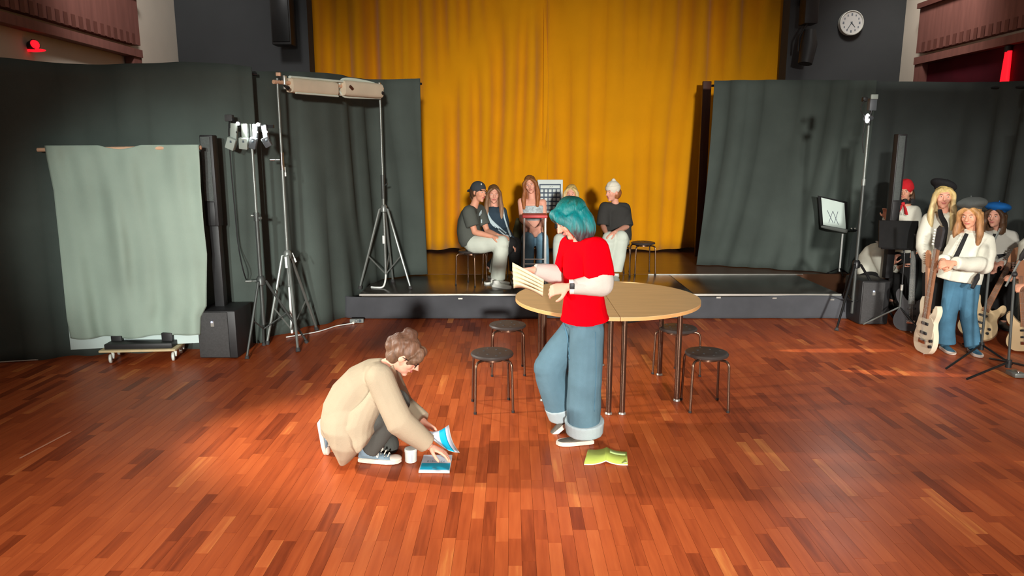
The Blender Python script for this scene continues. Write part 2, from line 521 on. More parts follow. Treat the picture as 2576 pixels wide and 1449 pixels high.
PW = .066
cells = []
for i in range(int((XR - XL) / PW)):
    x0 = XL + i * PW
    y = 1.6 - random.random() * .5
    while y < 8.6:
        ln = random.choice((.24, .3, .36, .42, .5, .5))
        y1 = min(y + ln, 8.62)
        yc = (y + y1) / 2
        d = yc * math.cos(PIT) + CH * math.sin(PIT)
        u = 1288 + CF * (x0 + PW / 2) / d
        seen = 30 < u < 2546 and y > 2.98
        tone = min(1, max(0, random.gauss(.46, .135)))
        if random.random() < .05: tone = random.uniform(.72, .95)
        if random.random() < .08: tone = random.uniform(.02, .2)
        cells.append((x0, y, y1, tone, d if seen else 99))
        y = y1
cells.sort(key=lambda c: c[4])
def plank_mesh(name, cs):
    vs, fs, tn = [], [], []
    for x0, y0, y1, t, _ in cs:
        g = .0006; k = len(vs); h = -.003 + random.uniform(-.0003, .0003)
        for z in (-.026, h):
            vs += [(x0 + g, y0 + g, z), (x0 + PW - g, y0 + g, z), (x0 + PW - g, y1 - g, z), (x0 + g, y1 - g, z)]
        fs += [(k + 4, k + 5, k + 6, k + 7), (k, k + 1, k + 5, k + 4), (k + 1, k + 2, k + 6, k + 5), (k + 2, k + 3, k + 7, k + 6), (k + 3, k, k + 4, k + 7), (k + 3, k + 2, k + 1, k)]
        tn += [t] * 6
    me = bpy.data.meshes.new(name); me.from_pydata(vs, [], fs)
    a = me.attributes.new('tone', 'FLOAT', 'FACE'); a.data.foreach_set('value', tn)
    me.materials.append(M['plank'])
    o = bpy.data.objects.new(name, me); COL.objects.link(o); o.parent = floor
    return o
for c in cells[:300]:
    plank_mesh('plank', [c])
plank_mesh('parquet', cells[300:])['kind'] = 'stuff'

# front wall, black, on both sides of the stage opening; cream side walls with the balcony front
b = B(); b.box(((-3.1 + XL) / 2, 11.55, 2.75), (XL * -1 - 3.1, .3, 5.6)); struct(b.obj('wall_front_left', 'black_wall', None, False))
b = B(); b.box(((4.2 + XR) / 2, 11.55, 2.75), (XR - 4.2, .3, 5.6)); struct(b.obj('wall_front_right', 'black_wall', None, False))
b = B(); b.box((XL - .1, 3.35, 2.75), (.2, 16.7, 5.6)); struct(b.obj('wall_left', 'white_wall', None, False))
b = B(); b.box((XR + .1, 3.35, 2.75), (.2, 16.7, 5.6)); struct(b.obj('wall_right', 'white_wall', None, False))
b = B(); b.box((.5, 13.4, 2.75), (11.4, .2, 5.6)); struct(b.obj('wall_back', 'black_wall', None, False))

def balcony(name, X, sx, yend, label):
    t = thing(name, label, 'balcony front', (X, yend - 2.5, 3.1))
    b = B()
    b.box((X - sx * .075, yend - 3.0, 3.62), (.12, 6.0, .62))
    b.obj('panel', 'brown_panel', t, False)
    b = B(); b.box((X - sx * .1, yend - 3.0, 3.95), (.17, 6.0, .07)); b.obj('top_moulding', 'brown_dark', t, False)
    b = B(); b.box((X - sx * .085, yend - 3.0, 3.2), (.14, 6.0, .1)); b.obj('bottom_moulding', 'brown_panel', t, False)
    for k in range(40):
        y = yend - .18 - k * .145
        b = B(); b.box((X - sx * .137, y, 3.37), (.012, .07, .14)); b.obj('dentil', 'brown_dark', t, False)
    b = B(); b.box((X - sx * .075, yend - .1, 2.6), (.12, .2, 1.1)); b.obj('post', 'brown_panel', t, False)
    return t
balcony('balcony_front', XR, 1, 10.75, 'brown balcony front with a row of dentils above the crimson opening')
balcony('balcony_front', XL, -1, 10.0, 'brown balcony front with a row of dentils above the red lamp')
b = B(); b.box((XR - .03, 9.0, 2.62), (.05, 3.3, 1.05))
tag(b.obj('crimson_hanging', 'crimson', None, False), 'dark crimson cloth filling the opening below the balcony front', 'cloth')
t = thing('red_lamp', 'narrow red glowing lamp panel in the crimson opening', 'lamp', (XR - .1, 8.83, 2.75))
b = B(); b.loft([((XR - .1, 8.82, 2.3), (0, .1, 0), (.03, 0, 0)), ((XR - .1, 8.8, 3.08), (0, .05, 0), (.03, 0, 0))], 12); b.obj('glass', 'red_lamp', t)
b = B(); b.cyl((XR - .1, 8.81, 3.07), (XR - .1, 8.81, 3.14), .04); b.obj('fitting', 'black', t)
# red spot lamp on the left balcony
p = at(80, 116, 7.9)
t = thing('spotlight', 'small spotlight with red glowing lens above the black drape edge', 'spotlight', p)
dx = V((1, -.5, .25)).normalized()
b = B(); b.tube([p - dx * .14, p - dx * .05, p + dx * .06], [.03, .05, .055], 14); b.obj('housing', 'black', t)
b = B(); b.tube([p + dx * .055, p + dx * .075], [.05, .04], 14); b.sph(p + dx * .06 + V((0, 0, -.06)), (.11, .02, .018)); b.obj('lens', 'red_lamp', t)
b = B(); b.tube([p + V((0, .05, .05)), p + V((-.12, .05, .12)), p + V((-.3, .2, .16)), V((XL + .02, p.y + .3, p.z + .2))], .012, 8); b.obj('bracket', 'black', t)

# stage
b = B(); b.box((.45, 11.45, STZ / 2), (11.1, 3.7, STZ)); stage = struct(b.obj('floor_stage', 'stage_brown', None, False))
b = B(); b.box((1.03, 8.9, STZ / 2 - .01), (5.58, 1.36, STZ - .02)); plat = struct(b.obj('floor_platform', 'stage_black', None, False))
xs = [-1.79, .21, 2.13, 3.85]
for i in range(3):
    b = B(); b.bbox(((xs[i] + xs[i + 1]) / 2, 8.89, STZ - .012), (xs[i + 1] - xs[i] - .008, 1.39, .024), .003); b.obj('stage_board', 'stage_black', plat)
b = B(); b.box((1.03, 8.188, STZ - .004), (5.62, .018, .022)); b.obj('edge_profile', 'alu', plat, False)
b = B(); b.box((2.9, 9.592, STZ + .002), (2.1, .02, .006)); b.obj('joint_strip', 'alu', plat, False)

def cloth(path, A, lam, nx, nz, seed, flare=0.0, lean=0.0, hem=0.0, drop=0.0, grow=.5):
    """hanging cloth along a path of (x, y, z_bottom, z_top); folds deepen downwards"""
    P = spline([V((p[0], p[1], 0)) for p in path], 24)
    n = len(P)
    zz = [np.interp(np.linspace(0, len(path) - 1, n), range(len(path)), [p[k] for p in path]) for k in (2, 3)]
    L = [0]
    for i in range(1, n): L.append(L[-1] + (P[i] - P[i - 1]).length)
    rg = np.random.default_rng(seed)
    ph = rg.uniform(0, 6, 6); fr = rg.uniform(.6, 1.5, 6); am = rg.uniform(.4, 1, 6)
    vs = []; fs = []
    for i in range(nx + 1):
        s0 = L[-1] * i / nx
        x, y = np.interp(s0, L, [p.x for p in P]), np.interp(s0, L, [p.y for p in P])
        x2, y2 = np.interp(min(s0 + .05, L[-1]), L, [p.x for p in P]), np.interp(min(s0 + .05, L[-1]), L, [p.y for p in P])
        x1, y1 = np.interp(max(s0 - .05, 0), L, [p.x for p in P]), np.interp(max(s0 - .05, 0), L, [p.y for p in P])
        t = V((x2 - x1, y2 - y1, 0)).normalized(); nrm = V((t.y, -t.x, 0))
        zb, zt = np.interp(s0, L, zz[0]), np.interp(s0, L, zz[1])
        for j in range(nz + 1):
            k = j / nz
            sh = s0 + lean * k * k
            f = 0
            for q in range(6):
                f += am[q] * math.sin(2 * PI * sh / lam * fr[q] * (1 + .05 * math.sin(ph[q] + k * 2)) + ph[q] + .5 * math.sin(3 * k + ph[q]))
            f = f / 2.4
            f = math.copysign(abs(f) ** .8, f)
            d = A * f * ((1 - grow) + grow * k) + flare * k * k
            z = zt + (zb - zt) * k
            z += (hem * math.sin(sh * 5 + ph[0]) * k ** 6) - drop * (.5 + .5 * math.sin(sh * 3.1 + ph[1])) * (1 - k) ** 3
            vs.append(V((x, y, z)) + nrm * d - t * (lean * k * k * .5))
    for i in range(nx):
        for j in range(nz):
            a = i * (nz + 1) + j
            fs.append((a, a + 1, a + nz + 2, a + nz + 1))
    c = B(); c.faces(vs, fs)
    return c
def thick(o, th=.006):
    m = o.modifiers.new('thickness', 'SOLIDIFY'); m.thickness = th; m.offset = 0
    return o

# ochre stage curtain, two halves overlapping in the middle
t = thing('stage_curtain', 'two-part ochre velvet curtain closing off the back of the stage', 'curtain', (.5, 11.8, STZ))
c = cloth([(-3.6, 11.85, .335, 5.2), (-1.5, 11.8, .33, 5.2), (.58, 11.78, .335, 5.2)], .085, .42, 320, 26, 3, hem=.012, grow=-.35)
thick(c.obj('curtain_half', 'curtain', t), .012)
c = cloth([(.5, 11.86, .335, 5.2), (2.4, 11.86, .325, 5.2), (4.7, 11.86, .33, 5.2)], .075, .44, 320, 26, 8, hem=.02, grow=-.25)
thick(c.obj('curtain_half', 'curtain', t), .012)
b = B(); b.box((.5, 11.95, 5.25), (8.6, .06, .08)); b.obj('rail', 'black_metal', t, False)

# black drapes on pipe
def drape(label, path, m, A, lam, seed, nx=200, **k):
    t = thing('black_drape', label, 'drape', (path[0][0], path[0][1], 0), 'black drapes')
    c = cloth(path, A, lam, nx, 22, seed, **k)
    thick(c.obj('cloth', m, t), .008)
    b = B(); b.tube(spline([V((p[0], p[1] + .13, p[3] - .06)) for p in path], 6), .016, 8); b.obj('pipe', 'black_metal', t)
    return t
drape('long black drape hanging behind the grey-green cloth and tall speaker', [(-5.0, 6.32, .003, 2.74), (-4.0, 6.66, .003, 2.71), (-3.1, 6.9, .003, 2.74), (-2.5, 7.15, .003, 2.72)], 'drape', .05, .6, 21, hem=.0, flare=.05, drop=.03)
drape('black drape behind the tripods of the rolled-cloth bar, spilling over the platform end', [(-2.66, 7.22, .003, 2.70), (-2.3, 7.75, .003, 2.745), (-1.98, 8.3, .003, 2.77), (-1.86, 8.9, .27, 2.8), (-1.6, 9.35, .29, 2.83), (-1.19, 9.62, .29, 2.855)], 'drape', .04, .55, 22, flare=.06, drop=.02)
drape('black drape with deep folds standing on the stage beside the ochre curtain', [(2.85, 10.45, .29, 2.905), (3.5, 10.2, .29, 2.89), (4.1, 9.9, .29, 2.86), (4.75, 9.66, .29, 2.825)], 'drape', .075, .42, 23, flare=.1, lean=.22, hem=.0)
drape('black drape behind the musicians next to the cream side wall', [(4.68, 9.72, .29, 2.83), (5.2, 9.3, .003, 2.78), (5.6, 8.8, .003, 2.73), (5.78, 7.6, .003, 2.65), (5.8, 6.4, .003, 2.6)], 'drape_r', .045, .5, 25, lean=.1)
b = B(); b.bbox((2.985, 11.35, 1.63), (.13, .06, 2.7), .008)  # dark panel stands in for the shade inside the curtain gap
tag(b.obj('board', 'deep_brown', None), 'tall dark panel standing in for the shaded gap between ochre curtain and black drape', 'board')

# platform skirt
t = thing('platform_skirt', 'charcoal cloth skirt stapled along the front of the black platform', 'cloth', (1, 8.17, 0))
c = cloth([(-1.95, 8.26, .004, .272), (-1.7, 8.165, .004, .272), (.4, 8.165, .004, .272), (2.4, 8.165, .004, .272), (3.9, 8.165, .004, .272)], .012, .9, 260, 8, 31, flare=.02, drop=.02)
thick(c.obj('cloth', 'skirt', t), .004)
for x in (-.6, .55, .98, 2.4, 3.05, 3.72):
    b = B(); b.box((x, 8.15, .245 + random.uniform(-.02, .01)), (.05, .008, .016)); b.obj('fold_clip', 'alu', t, False)

# ------------------------------------------------------------------ wall clock
p = at(2141, 58, 11.33)
cl = thing('wall_clock', 'round white wall clock with thin black hands on the black wall', 'clock', p)
R = .178
AX = (V((1, 0, 0)), V((0, 0, 1)), V((0, -1, 0)))
b = B(); b.lathe([(R * .9, -.06), (R, -.05), (R, .03), (R * .94, .035), (R * .9, .012), (R * .3, .012), (.001, .012)], p, 40, AX); b.obj('case', 'clock_rim', cl)
b = B(); b.lathe([(R * .9, .008), (R * .9, .016), (.001, .016)], p, 40, AX); b.obj('face', 'clock_face', cl)
for k in range(12):
    a = PI / 6 * k
    q = p + V((math.sin(a) * R * .68, -.018, math.cos(a) * R * .68))
    b = B(); b.box(q, (.016 if k % 3 else .022, .002, .026 if k % 3 else .034)); b.obj('mark', 'ink', cl, False)
def hand_(name, ang, ln, wd):
    d = V((math.sin(ang), 0, math.cos(ang)))
    b = B(); b.tube([p - d * .02 + V((0, -.021, 0)), p + d * ln + V((0, -.021, 0))], [wd, wd * .6], 6); b.obj(name, 'ink_d', cl)
hand_('hour_hand', math.radians(138), .085, .005)
hand_('minute_hand', math.radians(212), .12, .0055)
b = B(); b.sph(p + V((0, -.022, 0)), (.012, .006, .012)); b.obj('hub', 'ink_d', cl)

# ------------------------------------------------------------------ hanging speakers on the black wall
p = at(712, 60, 11.1)
t = thing('wall_speaker', 'slim black column speaker hung high on the black wall beside the ochre curtain', 'speaker', p)
b = B(); b.bbox(p + V((0, 0, .35)), (.29, .24, 1.32), .015); b.obj('cabinet', 'black', t)
b = B(); b.bbox(p + V((0, -.125, .35)), (.25, .02, 1.24), .006); b.obj('grille', 'black_metal', t)
b = B(); b.box(p + V((.05, .2, .3)), (.08, .25, .2)); b.obj('bracket', 'black_metal', t, False)
p = at(2034, 40, 11.1)
t = thing('wall_speaker', 'black column speaker with a spotlight slung below, on the wall near the clock', 'speaker', p)
b = B(); b.bbox(p + V((0, 0, .35)), (.2, .24, .95), .015); b.obj('cabinet', 'black', t)
q = at(2027, 130, 11.05)
b = B(); b.tube([q + V((.04, 0, .3)), q + V((.03, -.02, .1)), q + V((-.02, -.06, -.18))], [.09, .12, .1], 14); b.obj('spot_housing', 'black', t)
b = B(); b.tube([q + V((.0, -.02, .42)), q + V((-.12, -.02, .2)), q + V((-.12, -.02, 0))], .015, 8); b.obj('yoke', 'black_metal', t)
b = B(); b.box(p + V((0, .2, .3)), (.08, .25, .2)); b.obj('bracket', 'black_metal', t, False)

# ------------------------------------------------------------------ grid poster on the curtain
p0, p1 = at(1352, 452, 11.62), at(1415, 536, 11.62)
cx, cz, wd, ht = (p0.x + p1.x) / 2, (p0.z + p1.z) / 2, p1.x - p0.x, p0.z - p1.z
t = thing('poster', 'white poster with a dark grid of small white squares on the ochre curtain', 'poster', (cx, 11.62, cz))
b = B(); b.bbox((cx, 11.65, cz), (wd, .06, ht), .006); b.obj('sheet', 'poster', t)
for sx in (-.4, .4):
    b = B(); b.cyl((cx + wd * sx, 11.66, cz + ht * .45), (cx + wd * sx, 11.87, cz + ht * .45), .006); b.obj('pin', 'alu', t)
b = B(); b.box((cx, 11.617, cz - ht * .03), (wd * .84, .004, ht * .8)); b.obj('dark_field', 'poster_ink', t, False)
b = B(); b.box((cx, 11.613, cz + ht * .29), (wd * .76, .004, ht * .09)); b.obj('title_strip', 'poster', t, False)
for sx in (-.02, .06):
    b = B(); b.tube([(cx + wd * sx, 11.61, cz + ht * .275), (cx + wd * (sx + .03), 11.61, cz + ht * .305)], .003, 5); b.obj('scribble', 'ink_d', t)
for r in range(5):
    for k in range(5):
        b = B(); b.bbox((cx + wd * (-.32 + .16 * k), 11.612, cz + ht * (.17 - .128 * r)), (wd * .115, .006, ht * .085), .002, seg=1); b.obj('square', 'poster', t)

# ------------------------------------------------------------------ grey-green cloth on a wheeled board
base = gr(355, 905)
t = thing('backdrop_trolley', 'grey-green cloth backdrop hung over a white board on a small wheeled trolley', 'backdrop', (base.x, 6.5, 0))
YB = 6.52
tl, tr, bl, br = at(128, 385, YB), at(498, 372, YB), at(178, 880, YB), at(503, 862, YB)
b = B()
for y in (0, .018):
    b.faces([tl + V((0, y, 0)), tr + V((0, y, 0)), br + V((0, y, 0)), bl + V((0, y, 0))], [(0, 1, 2, 3)])
f4 = [tl, tr, br, bl]
for i in range(4):
    q, r = f4[i], f4[(i + 1) % 4]
    b.faces([q, r, r + V((0, .018, 0)), q + V((0, .018, 0))], [(0, 1, 2, 3)])
b.obj('board', 'board_white', t, False)
cL = [(112, 366), (118, 400), (135, 480), (148, 600), (160, 720), (168, 800), (178, 851)]
cR = [(500, 364), (502, 400), (505, 470), (512, 560), (521, 640), (520, 720), (520, 770), (506, 800), (505, 846)]
def pl(P, k):
    ks = np.linspace(0, 1, len(P))
    return float(np.interp(k, ks, [p[0] for p in P])), float(np.interp(k, ks, [p[1] for p in P]))
NX, NZ = 70, 60
vs, fs = [], []
for i in range(NX + 1):
    for j in range(NZ + 1):
        s_, k = i / NX, j / NZ
        a, c = pl(cL, k), pl(cR, k)
        u = a[0] + (c[0] - a[0]) * s_; v_ = a[1] + (c[1] - a[1]) * s_
        if s_ > .35 and s_ < .62: v_ += 10 * math.sin((s_ - .35) / .27 * PI) * (1 - k) ** 8
        v_ += 4 * math.sin(s_ * 17) * k ** 8 - 8 * math.exp(-((s_ - .82) / .1) ** 2) * k ** 8
        fold = .026 * math.sin(s_ * 15 + 1.2 * math.sin(k * 3)) * (.3 + k) + .014 * math.sin(s_ * 23 + k * 9) * (1 - k) + .01 * math.sin(s_ * 40 - k * 5) + .02 * math.sin(s_ * 7 - k * 6) * math.sin(k * PI) + .012 * math.sin(s_ * 31 + k * 4) * k
        fold += .03 * math.exp(-((s_ - .35 - .12 * k) / .05) ** 2) * math.exp(-((k - .5) / .2) ** 2)
        vs.append(at(u, v_, YB - .05 - fold))
for i in range(NX):
    for j in range(NZ):
        a = i * (NZ + 1) + j
        fs.append((a, a + 1, a + NZ + 2, a + NZ + 1))
b = B(); b.faces(vs, fs); thick(b.obj('cloth', 'muslin', t), .004)
b = B(); b.cyl(at(95, 377, YB - .01), at(506, 371, YB - .01), .018, n=12); b.obj('rod', 'wood_pale', t)
def bx(u0, u1, v0, v1, Y, th):
    a, c = at(u0, v0, Y), at(u1, v1, Y)
    return ((a.x + c.x) / 2, Y + th / 2, (a.z + c.z) / 2), (abs(c.x - a.x), th, abs(a.z - c.z))
for u0, u1 in ((278, 308), (405, 435)):
    b = B(); b.bbox(*bx(u0, u1, 838 if u0 > 300 else 846, 880, 6.47, .035), .003); b.obj('upright', 'black', t)
pa, pb = gr(250, 912), gr(452, 900)
dz = .118
b = B()
rotz = Matrix.Rotation(math.atan2(.06, .75), 3, 'Z')
ctr = V(((at(250, 890, 6.34).x + at(445, 876, 6.42).x) / 2, 6.5, dz))
b.bbox(ctr, (at(445, 876, 6.42).x - at(250, 890, 6.34).x, .34, .02), .003, rotz); b.obj('deck', 'ply', t)
b = B(); b.bbox(ctr + V((.0, 0, .035)), (.6, .28, .05), .006, rotz); b.obj('crossbeam', 'black', t)
for u, v_ in ((280, 913), (437, 907), (456, 889), (300, 893)):
    q = gr(u, v_); rr = .042
    if u == 300: q = V((q.x, 6.62, 0))
    w_ = B(); w_.lathe([(.006, -.014), (rr * .8, -.014), (rr, -.008), (rr, .008), (rr * .8, .014), (.006, .014)], (q.x, q.y, rr), 20, (V((0, 0, 1)), V((.35, -.93, 0)).normalized(), V((.93, .35, 0)).normalized()))
    wheel = w_.obj('caster', 'white', t)
    h_ = B(); h_.cyl((q.x - .017, q.y - .006, rr), (q.x + .017, q.y + .006, rr), rr * .35); h_.obj('hub', 'ink_d', wheel)
    h_ = B(); h_.tube([(q.x, q.y + .02, dz - .01), (q.x + .02, q.y + .015, .08), (q.x + .018, q.y + .006, rr)], .012, 8); h_.obj('fork', 'white', wheel)

# ------------------------------------------------------------------ column loudspeakers
def column_speaker(label, fr, wsub, hsub, dsub, ctop, cmid, wu, wl, cx=0.0, grille='grille'):
    """fr: front bottom centre of the bass box; ctop/cmid heights of the column top and of the step"""
    t = thing('loudspeaker', label, 'speaker', fr, 'slim loudspeakers')
    x, y = fr.x, fr.y
    b = B(); b.bbox((x, y + dsub / 2, hsub / 2 + .004), (wsub, dsub, hsub - .008), .014); b.obj('bass_box', 'black', t)
    b = B(); b.bbox((x - .03, y - .004, hsub / 2 + .004), (wsub - .08, .016, hsub - .03), .004); g = b.obj('bass_grille', grille, t)
    b = B(); b.box((x - .03, y - .014, hsub * .74), (.03, .006, .05)); b.obj('badge', 'alu', g, False)
    b = B(); b.sph((x - .034, y - .018, hsub * .78), .008); b.obj('indicator', 'led_blue', g)
    yc = y + dsub * .62; x = x + cx
    b = B(); b.bbox((x, yc, (hsub + cmid) / 2), (wl, wl, cmid - hsub + .01), .006); b.obj('spacer', 'black', t)
    b = B(); b.bbox((x - .005, yc, (cmid + ctop) / 2), (wu, wu * .95, ctop - cmid), .01); b.obj('column', 'black', t)
    b = B(); b.bbox((x - .012, yc - wu * .48, cmid + (ctop - cmid) * .63), (wu - .035, .014, (ctop - cmid) * .7), .004); b.obj('column_grille', 'grille_l', t)
    b = B(); b.bbox((x - .012, yc - wu * .48, cmid + (ctop - cmid) * .14), (wu - .035, .014, (ctop - cmid) * .26), .004); b.obj('column_panel', 'black', t)
    return t
f = gr(551, 903)
column_speaker('slim black column speaker on a bass box beside the grey-green cloth', V((f.x, f.y, 0)), .36, .46, .42, at(527, 340, f.y + .26).z, at(527, 568, f.y + .26).z, .122, .09, -.045)
q = at(2186, 345, 8.2)
f = gr(2196, 818)
column_speaker('slim black column speaker behind the musician in the red beanie', V((f.x, f.y, 0)), .32, .5, .42, at(2258, 337, f.y + .26).z, at(2244, 566, f.y + .26).z, .105, .085, .245)

# ------------------------------------------------------------------ stools
def make_stool(label, loc):
    t = thing('stool', label, 'stool', loc, 'round black stools')
    h = .43
    b = B(); b.lathe([(.001, h - .03), (.13, h - .03), (.158, h - .022), (.162, h - .01), (.155, h), (.14, h + .004), (.001, h)], n=32); s = b.obj('seat', 'seat_black', t, local=True)
    for k in range(8):
        a = PI / 4 * k + .2; r = .07 if k % 2 else .11
        b = B(); b.lathe([(.001, 0), (.010, 0), (.008, .003), (.001, .002)], (r * math.cos(a), r * math.sin(a), h + .002), 10); b.obj('dimple', 'grille', s, local=True)
    for k in range(4):
        a = PI / 4 + PI / 2 * k
        d = V((math.cos(a), math.sin(a), 0))
        P = [d * .02 + V((0, 0, h - .042)), d * .14 + V((0, 0, h - .042))] + bez(d * .15 + V((0, 0, h - .042)), d * .185 + V((0, 0, h - .044)), d * .188 + V((0, 0, h - .085)), 6) + [d * .2 + V((0, 0, .012))]
        b = B(); b.tube(P, .0095, 10); g = b.obj('leg', 'steel_brown', t, local=True)
        b = B(); b.cyl(d * .2 + V((0, 0, .0)), d * .1995 + V((0, 0, .016)), .012); b.obj('foot_cap', 'black', g, local=True)
    b = B(); b.lathe([(.02, h - .052), (.1, h - .052), (.1, h - .03), (.02, h - .03)], n=24); b.obj('ring', 'steel_brown', t, local=True)
    return t
pos = gr(1238, 886, .43)
STOOL = make_stool('black stool standing nearest the crouching person, in front of another stool', V((pos.x, pos.y, 0)))
STOOL.rotation_euler.z = .12
for u, v_, z0, rz, lb in ((1277, 815, 0, .05, 'black stool behind another stool at the open end of the round table'),
                          (1706, 823, 0, .6, 'black stool half hidden behind the far legs of the round table'),
                          (1778, 885, 0, .0, 'black stool in front of the round table on the side of the musicians'),
                          (1618, 609, STZ, .1, 'empty stool on the stage beside the person in the cream beanie')):
    q = gr(u, v_, z0 + .43)
    dup(STOOL, V((q.x, q.y, z0)), lb, rz)

# ------------------------------------------------------------------ round table of two halves
TZ, TR = .76, .735
TC = V((.765, 5.66, 0))
t = thing('round_table', 'round table of two half-round tops with a pale edge and dark legs', 'table', TC)
for sgn in (-1, 1):
    poly = [(sgn * .002, -TR)] + [(sgn * (.002 + TR * math.cos(a)), TR * math.sin(a)) for a in np.linspace(-PI / 2 + .02, PI / 2 - .02, 40)] + [(sgn * .002, TR)]
    if sgn < 0: poly = poly[::-1]
    b = B(); b.prism(poly, Matrix.Translation(TC + V((0, 0, TZ - .004))), .004); top = b.obj('half_top', 'table', t)
    b = B(); b.prism(poly, Matrix.Translation(TC + V((0, 0, TZ - .028))), .024); b.obj('edge_band', 'table_edge', top)
    b = B()
    P = [TC + V((sgn * .05, -.62, TZ - .05)), TC + V((sgn * .52, -.33, TZ - .05)), TC + V((sgn * .52, .33, TZ - .05)), TC + V((sgn * .05, .62, TZ - .05))]
    for i in range(4):
        q, r = P[i], P[(i + 1) % 4]
        d = (r - q).normalized(); b.box((q + r) / 2, ((r - q).length, .022, .045), Matrix.Rotation(math.atan2(d.y, d.x), 3, 'Z'))
    b.obj('apron', 'black_metal', t, False)
    for q in P:
        b = B(); b.cyl((q.x, q.y, .012), (q.x, q.y, TZ - .028), .021, n=16); g = b.obj('leg', 'steel_brown', t)
        b = B(); b.lathe([(.001, 0), (.028, 0), (.028, .008), (.022, .016), (.001, .016)], (q.x, q.y, 0), 16); b.obj('foot_cap', 'alu', g)

# ------------------------------------------------------------------ tall white stool with coral seat
q = gr(1338, 722, STZ)
t = thing('bar_stool', 'tall white metal stool with a coral seat on the stage', 'stool', V((.28, 8.86, STZ)))
zs = at(1338, 541, 8.8).z
b = B(); b.bbox((.28, 8.86, zs - .012), (.31, .3, .04), .014); b.obj('seat', 'red_seat', t)
for sx in (-1, 1):
    for sy in (-1, 1):
        b = B(); b.tube([(.28 + sx * .128, 8.86 + sy * .12, zs - .03), (.28 + sx * .135, 8.86 + sy * .155, STZ)], .011, 10); b.obj('leg', 'white_metal', t)
zr = [at(1338, 652, 8.72).z, at(1338, 664, 8.72).z]
for z in zr:
    b = B(); b.cyl((.28 - .132, 8.86 - .145, z), (.28 + .132, 8.86 - .145, z), .008, n=10); b.obj('rung', 'white_metal', t)
for sx in (-1, 1):
    b = B(); b.cyl((.28 + sx * .132, 8.72, zr[1] - .06), (.28 + sx * .132, 9.0, zr[1] - .06), .008, n=10); b.obj('rung', 'white_metal', t)

# ------------------------------------------------------------------ tripods
def tripod(t, hub, feet, mat_leg, rl=.013, pole_to=None, brace=.45, low=None):
    """legs from a hub down to the feet, a centre tube and short braces; returns nothing"""
    b = B(); b.lathe([(.02, -.05), (.04, -.04), (.042, .02), (.026, .045), (.02, .045)], hub, 16); b.obj('hub', mat_leg, t)
    c = V((hub.x, hub.y, low if low is not None else hub.z * .3))
    for f in feet:
        f = V(f); d = (f - hub); d.z = 0; d.normalize()
        a = hub + d * .05 + V((0, 0, -.01))
        b = B(); b.tube([hub + d * .01, a, lerp(a, f, .5), f + V((0, 0, .012))], [rl, rl, rl, rl * .85], 8); g = b.obj('leg', mat_leg, t)
        b = B(); b.cyl(f + V((0, 0, 0)), lerp(f, a, .04) , rl * 1.6, rl * 1.3, 10); b.obj('rubber_foot', 'grille', g)
        if brace:
            b = B(); b.tube([c, lerp(f, a, brace)], rl * .55, 6); b.obj('brace', mat_leg, t)
def knob(t, p, d, m='black', r=.014, l=.05):
    d = V(d).normalized()
    b = B(); b.tube([V(p), V(p) + d * l * .55, V(p) + d * l * .6, V(p) + d * l], [r * .5, r * .5, r, r], 10); b.obj('knob', m, t)

# stand with a bar of four flat lamps
F3 = [gr(621, 903), gr(664, 868), gr(772, 862)]
YA = 6.82
hub = at(656, 706, YA); top = at(628, 312, YA)
ctr = V((hub.x, YA, 0))
t = thing('light_stand', 'light stand with a bar of four flat lamps, before the black drape', 'light stand', ctr)
mid = at(646, 543, YA)
px_ = hub.x
b = B(); b.cyl((px_, YA, .25), (px_, YA, mid.z), .019); b.obj('pole', 'stand_dark', t)
b = B(); b.cyl((px_, YA, mid.z - .02), (px_, YA, top.z), .014); b.obj('upper_pole', 'stand_grey', t)
b = B(); b.cyl((px_, YA, mid.z - .05), (px_, YA, mid.z + .03), .027); b.obj('collar', 'stand_dark', t)
knob(t, (px_, YA, mid.z), (-1, -.3, .1), 'stand_grey'); knob(t, (px_, YA, mid.z - .02), (1, -.3, 0), 'stand_grey')
tripod(t, hub, F3, 'stand_dark', .013, brace=.5)
knob(t, hub, (-1, -.4, .02), 'stand_grey', .012, .14)
zb = at(628, 318, YA).z
b = B(); b.box((px_, YA + .02, zb), (.42, .03, .03)); b.obj('crossbar', 'black_metal', t, False)
def lamp_head(u0, v0, u1, v1, mt, k, tw):
    a = at((u0 + u1) / 2, v0, YA - .03); c = at((u0 + u1) / 2, v1, YA - .03)
    x = a.x; wd = abs(at(u1, v0, YA).x - at(u0, v0, YA).x); h = a.z - c.z
    rt = Matrix.Rotation(tw, 3, 'Y') @ Matrix.Rotation(.22, 3, 'X')
    b = B(); b.bbox((x, YA - .03, a.z - h * .28), (wd * .62, .045, h * .62), .005, Matrix.Rotation(tw * .25, 3, 'Y')); hd = b.obj('lamp_head', mt, t)
    b = B(); b.bbox((x - tw * .05, YA - .07, a.z - h * .77), (wd * .85, .05, h * .46), .006, rt); b.obj('casing', mt, hd)
    b = B(); b.bbox((x - tw * .05 + .008, YA - .1, a.z - h * .7), (.016, .012, .02), .002); b.obj('display', 'ink_d', hd)
    b = B(); b.tube([(x, YA - .0, a.z + .01), (x + .03, YA - .055, a.z - h * .35)], .006, 6); b.obj('bolt', 'black', hd)
    return V((x, YA - .03, a.z))
h1 = lamp_head(575, 312, 601, 376, 'led_body', 0, .42)
h2 = lamp_head(603, 313, 628, 375, 'led_body', 1, .12)
h3 = lamp_head(632, 314, 652, 374, 'led_dark', 2, .3)
h4 = lamp_head(656, 315, 676, 370, 'led_dark', 3, -.45)
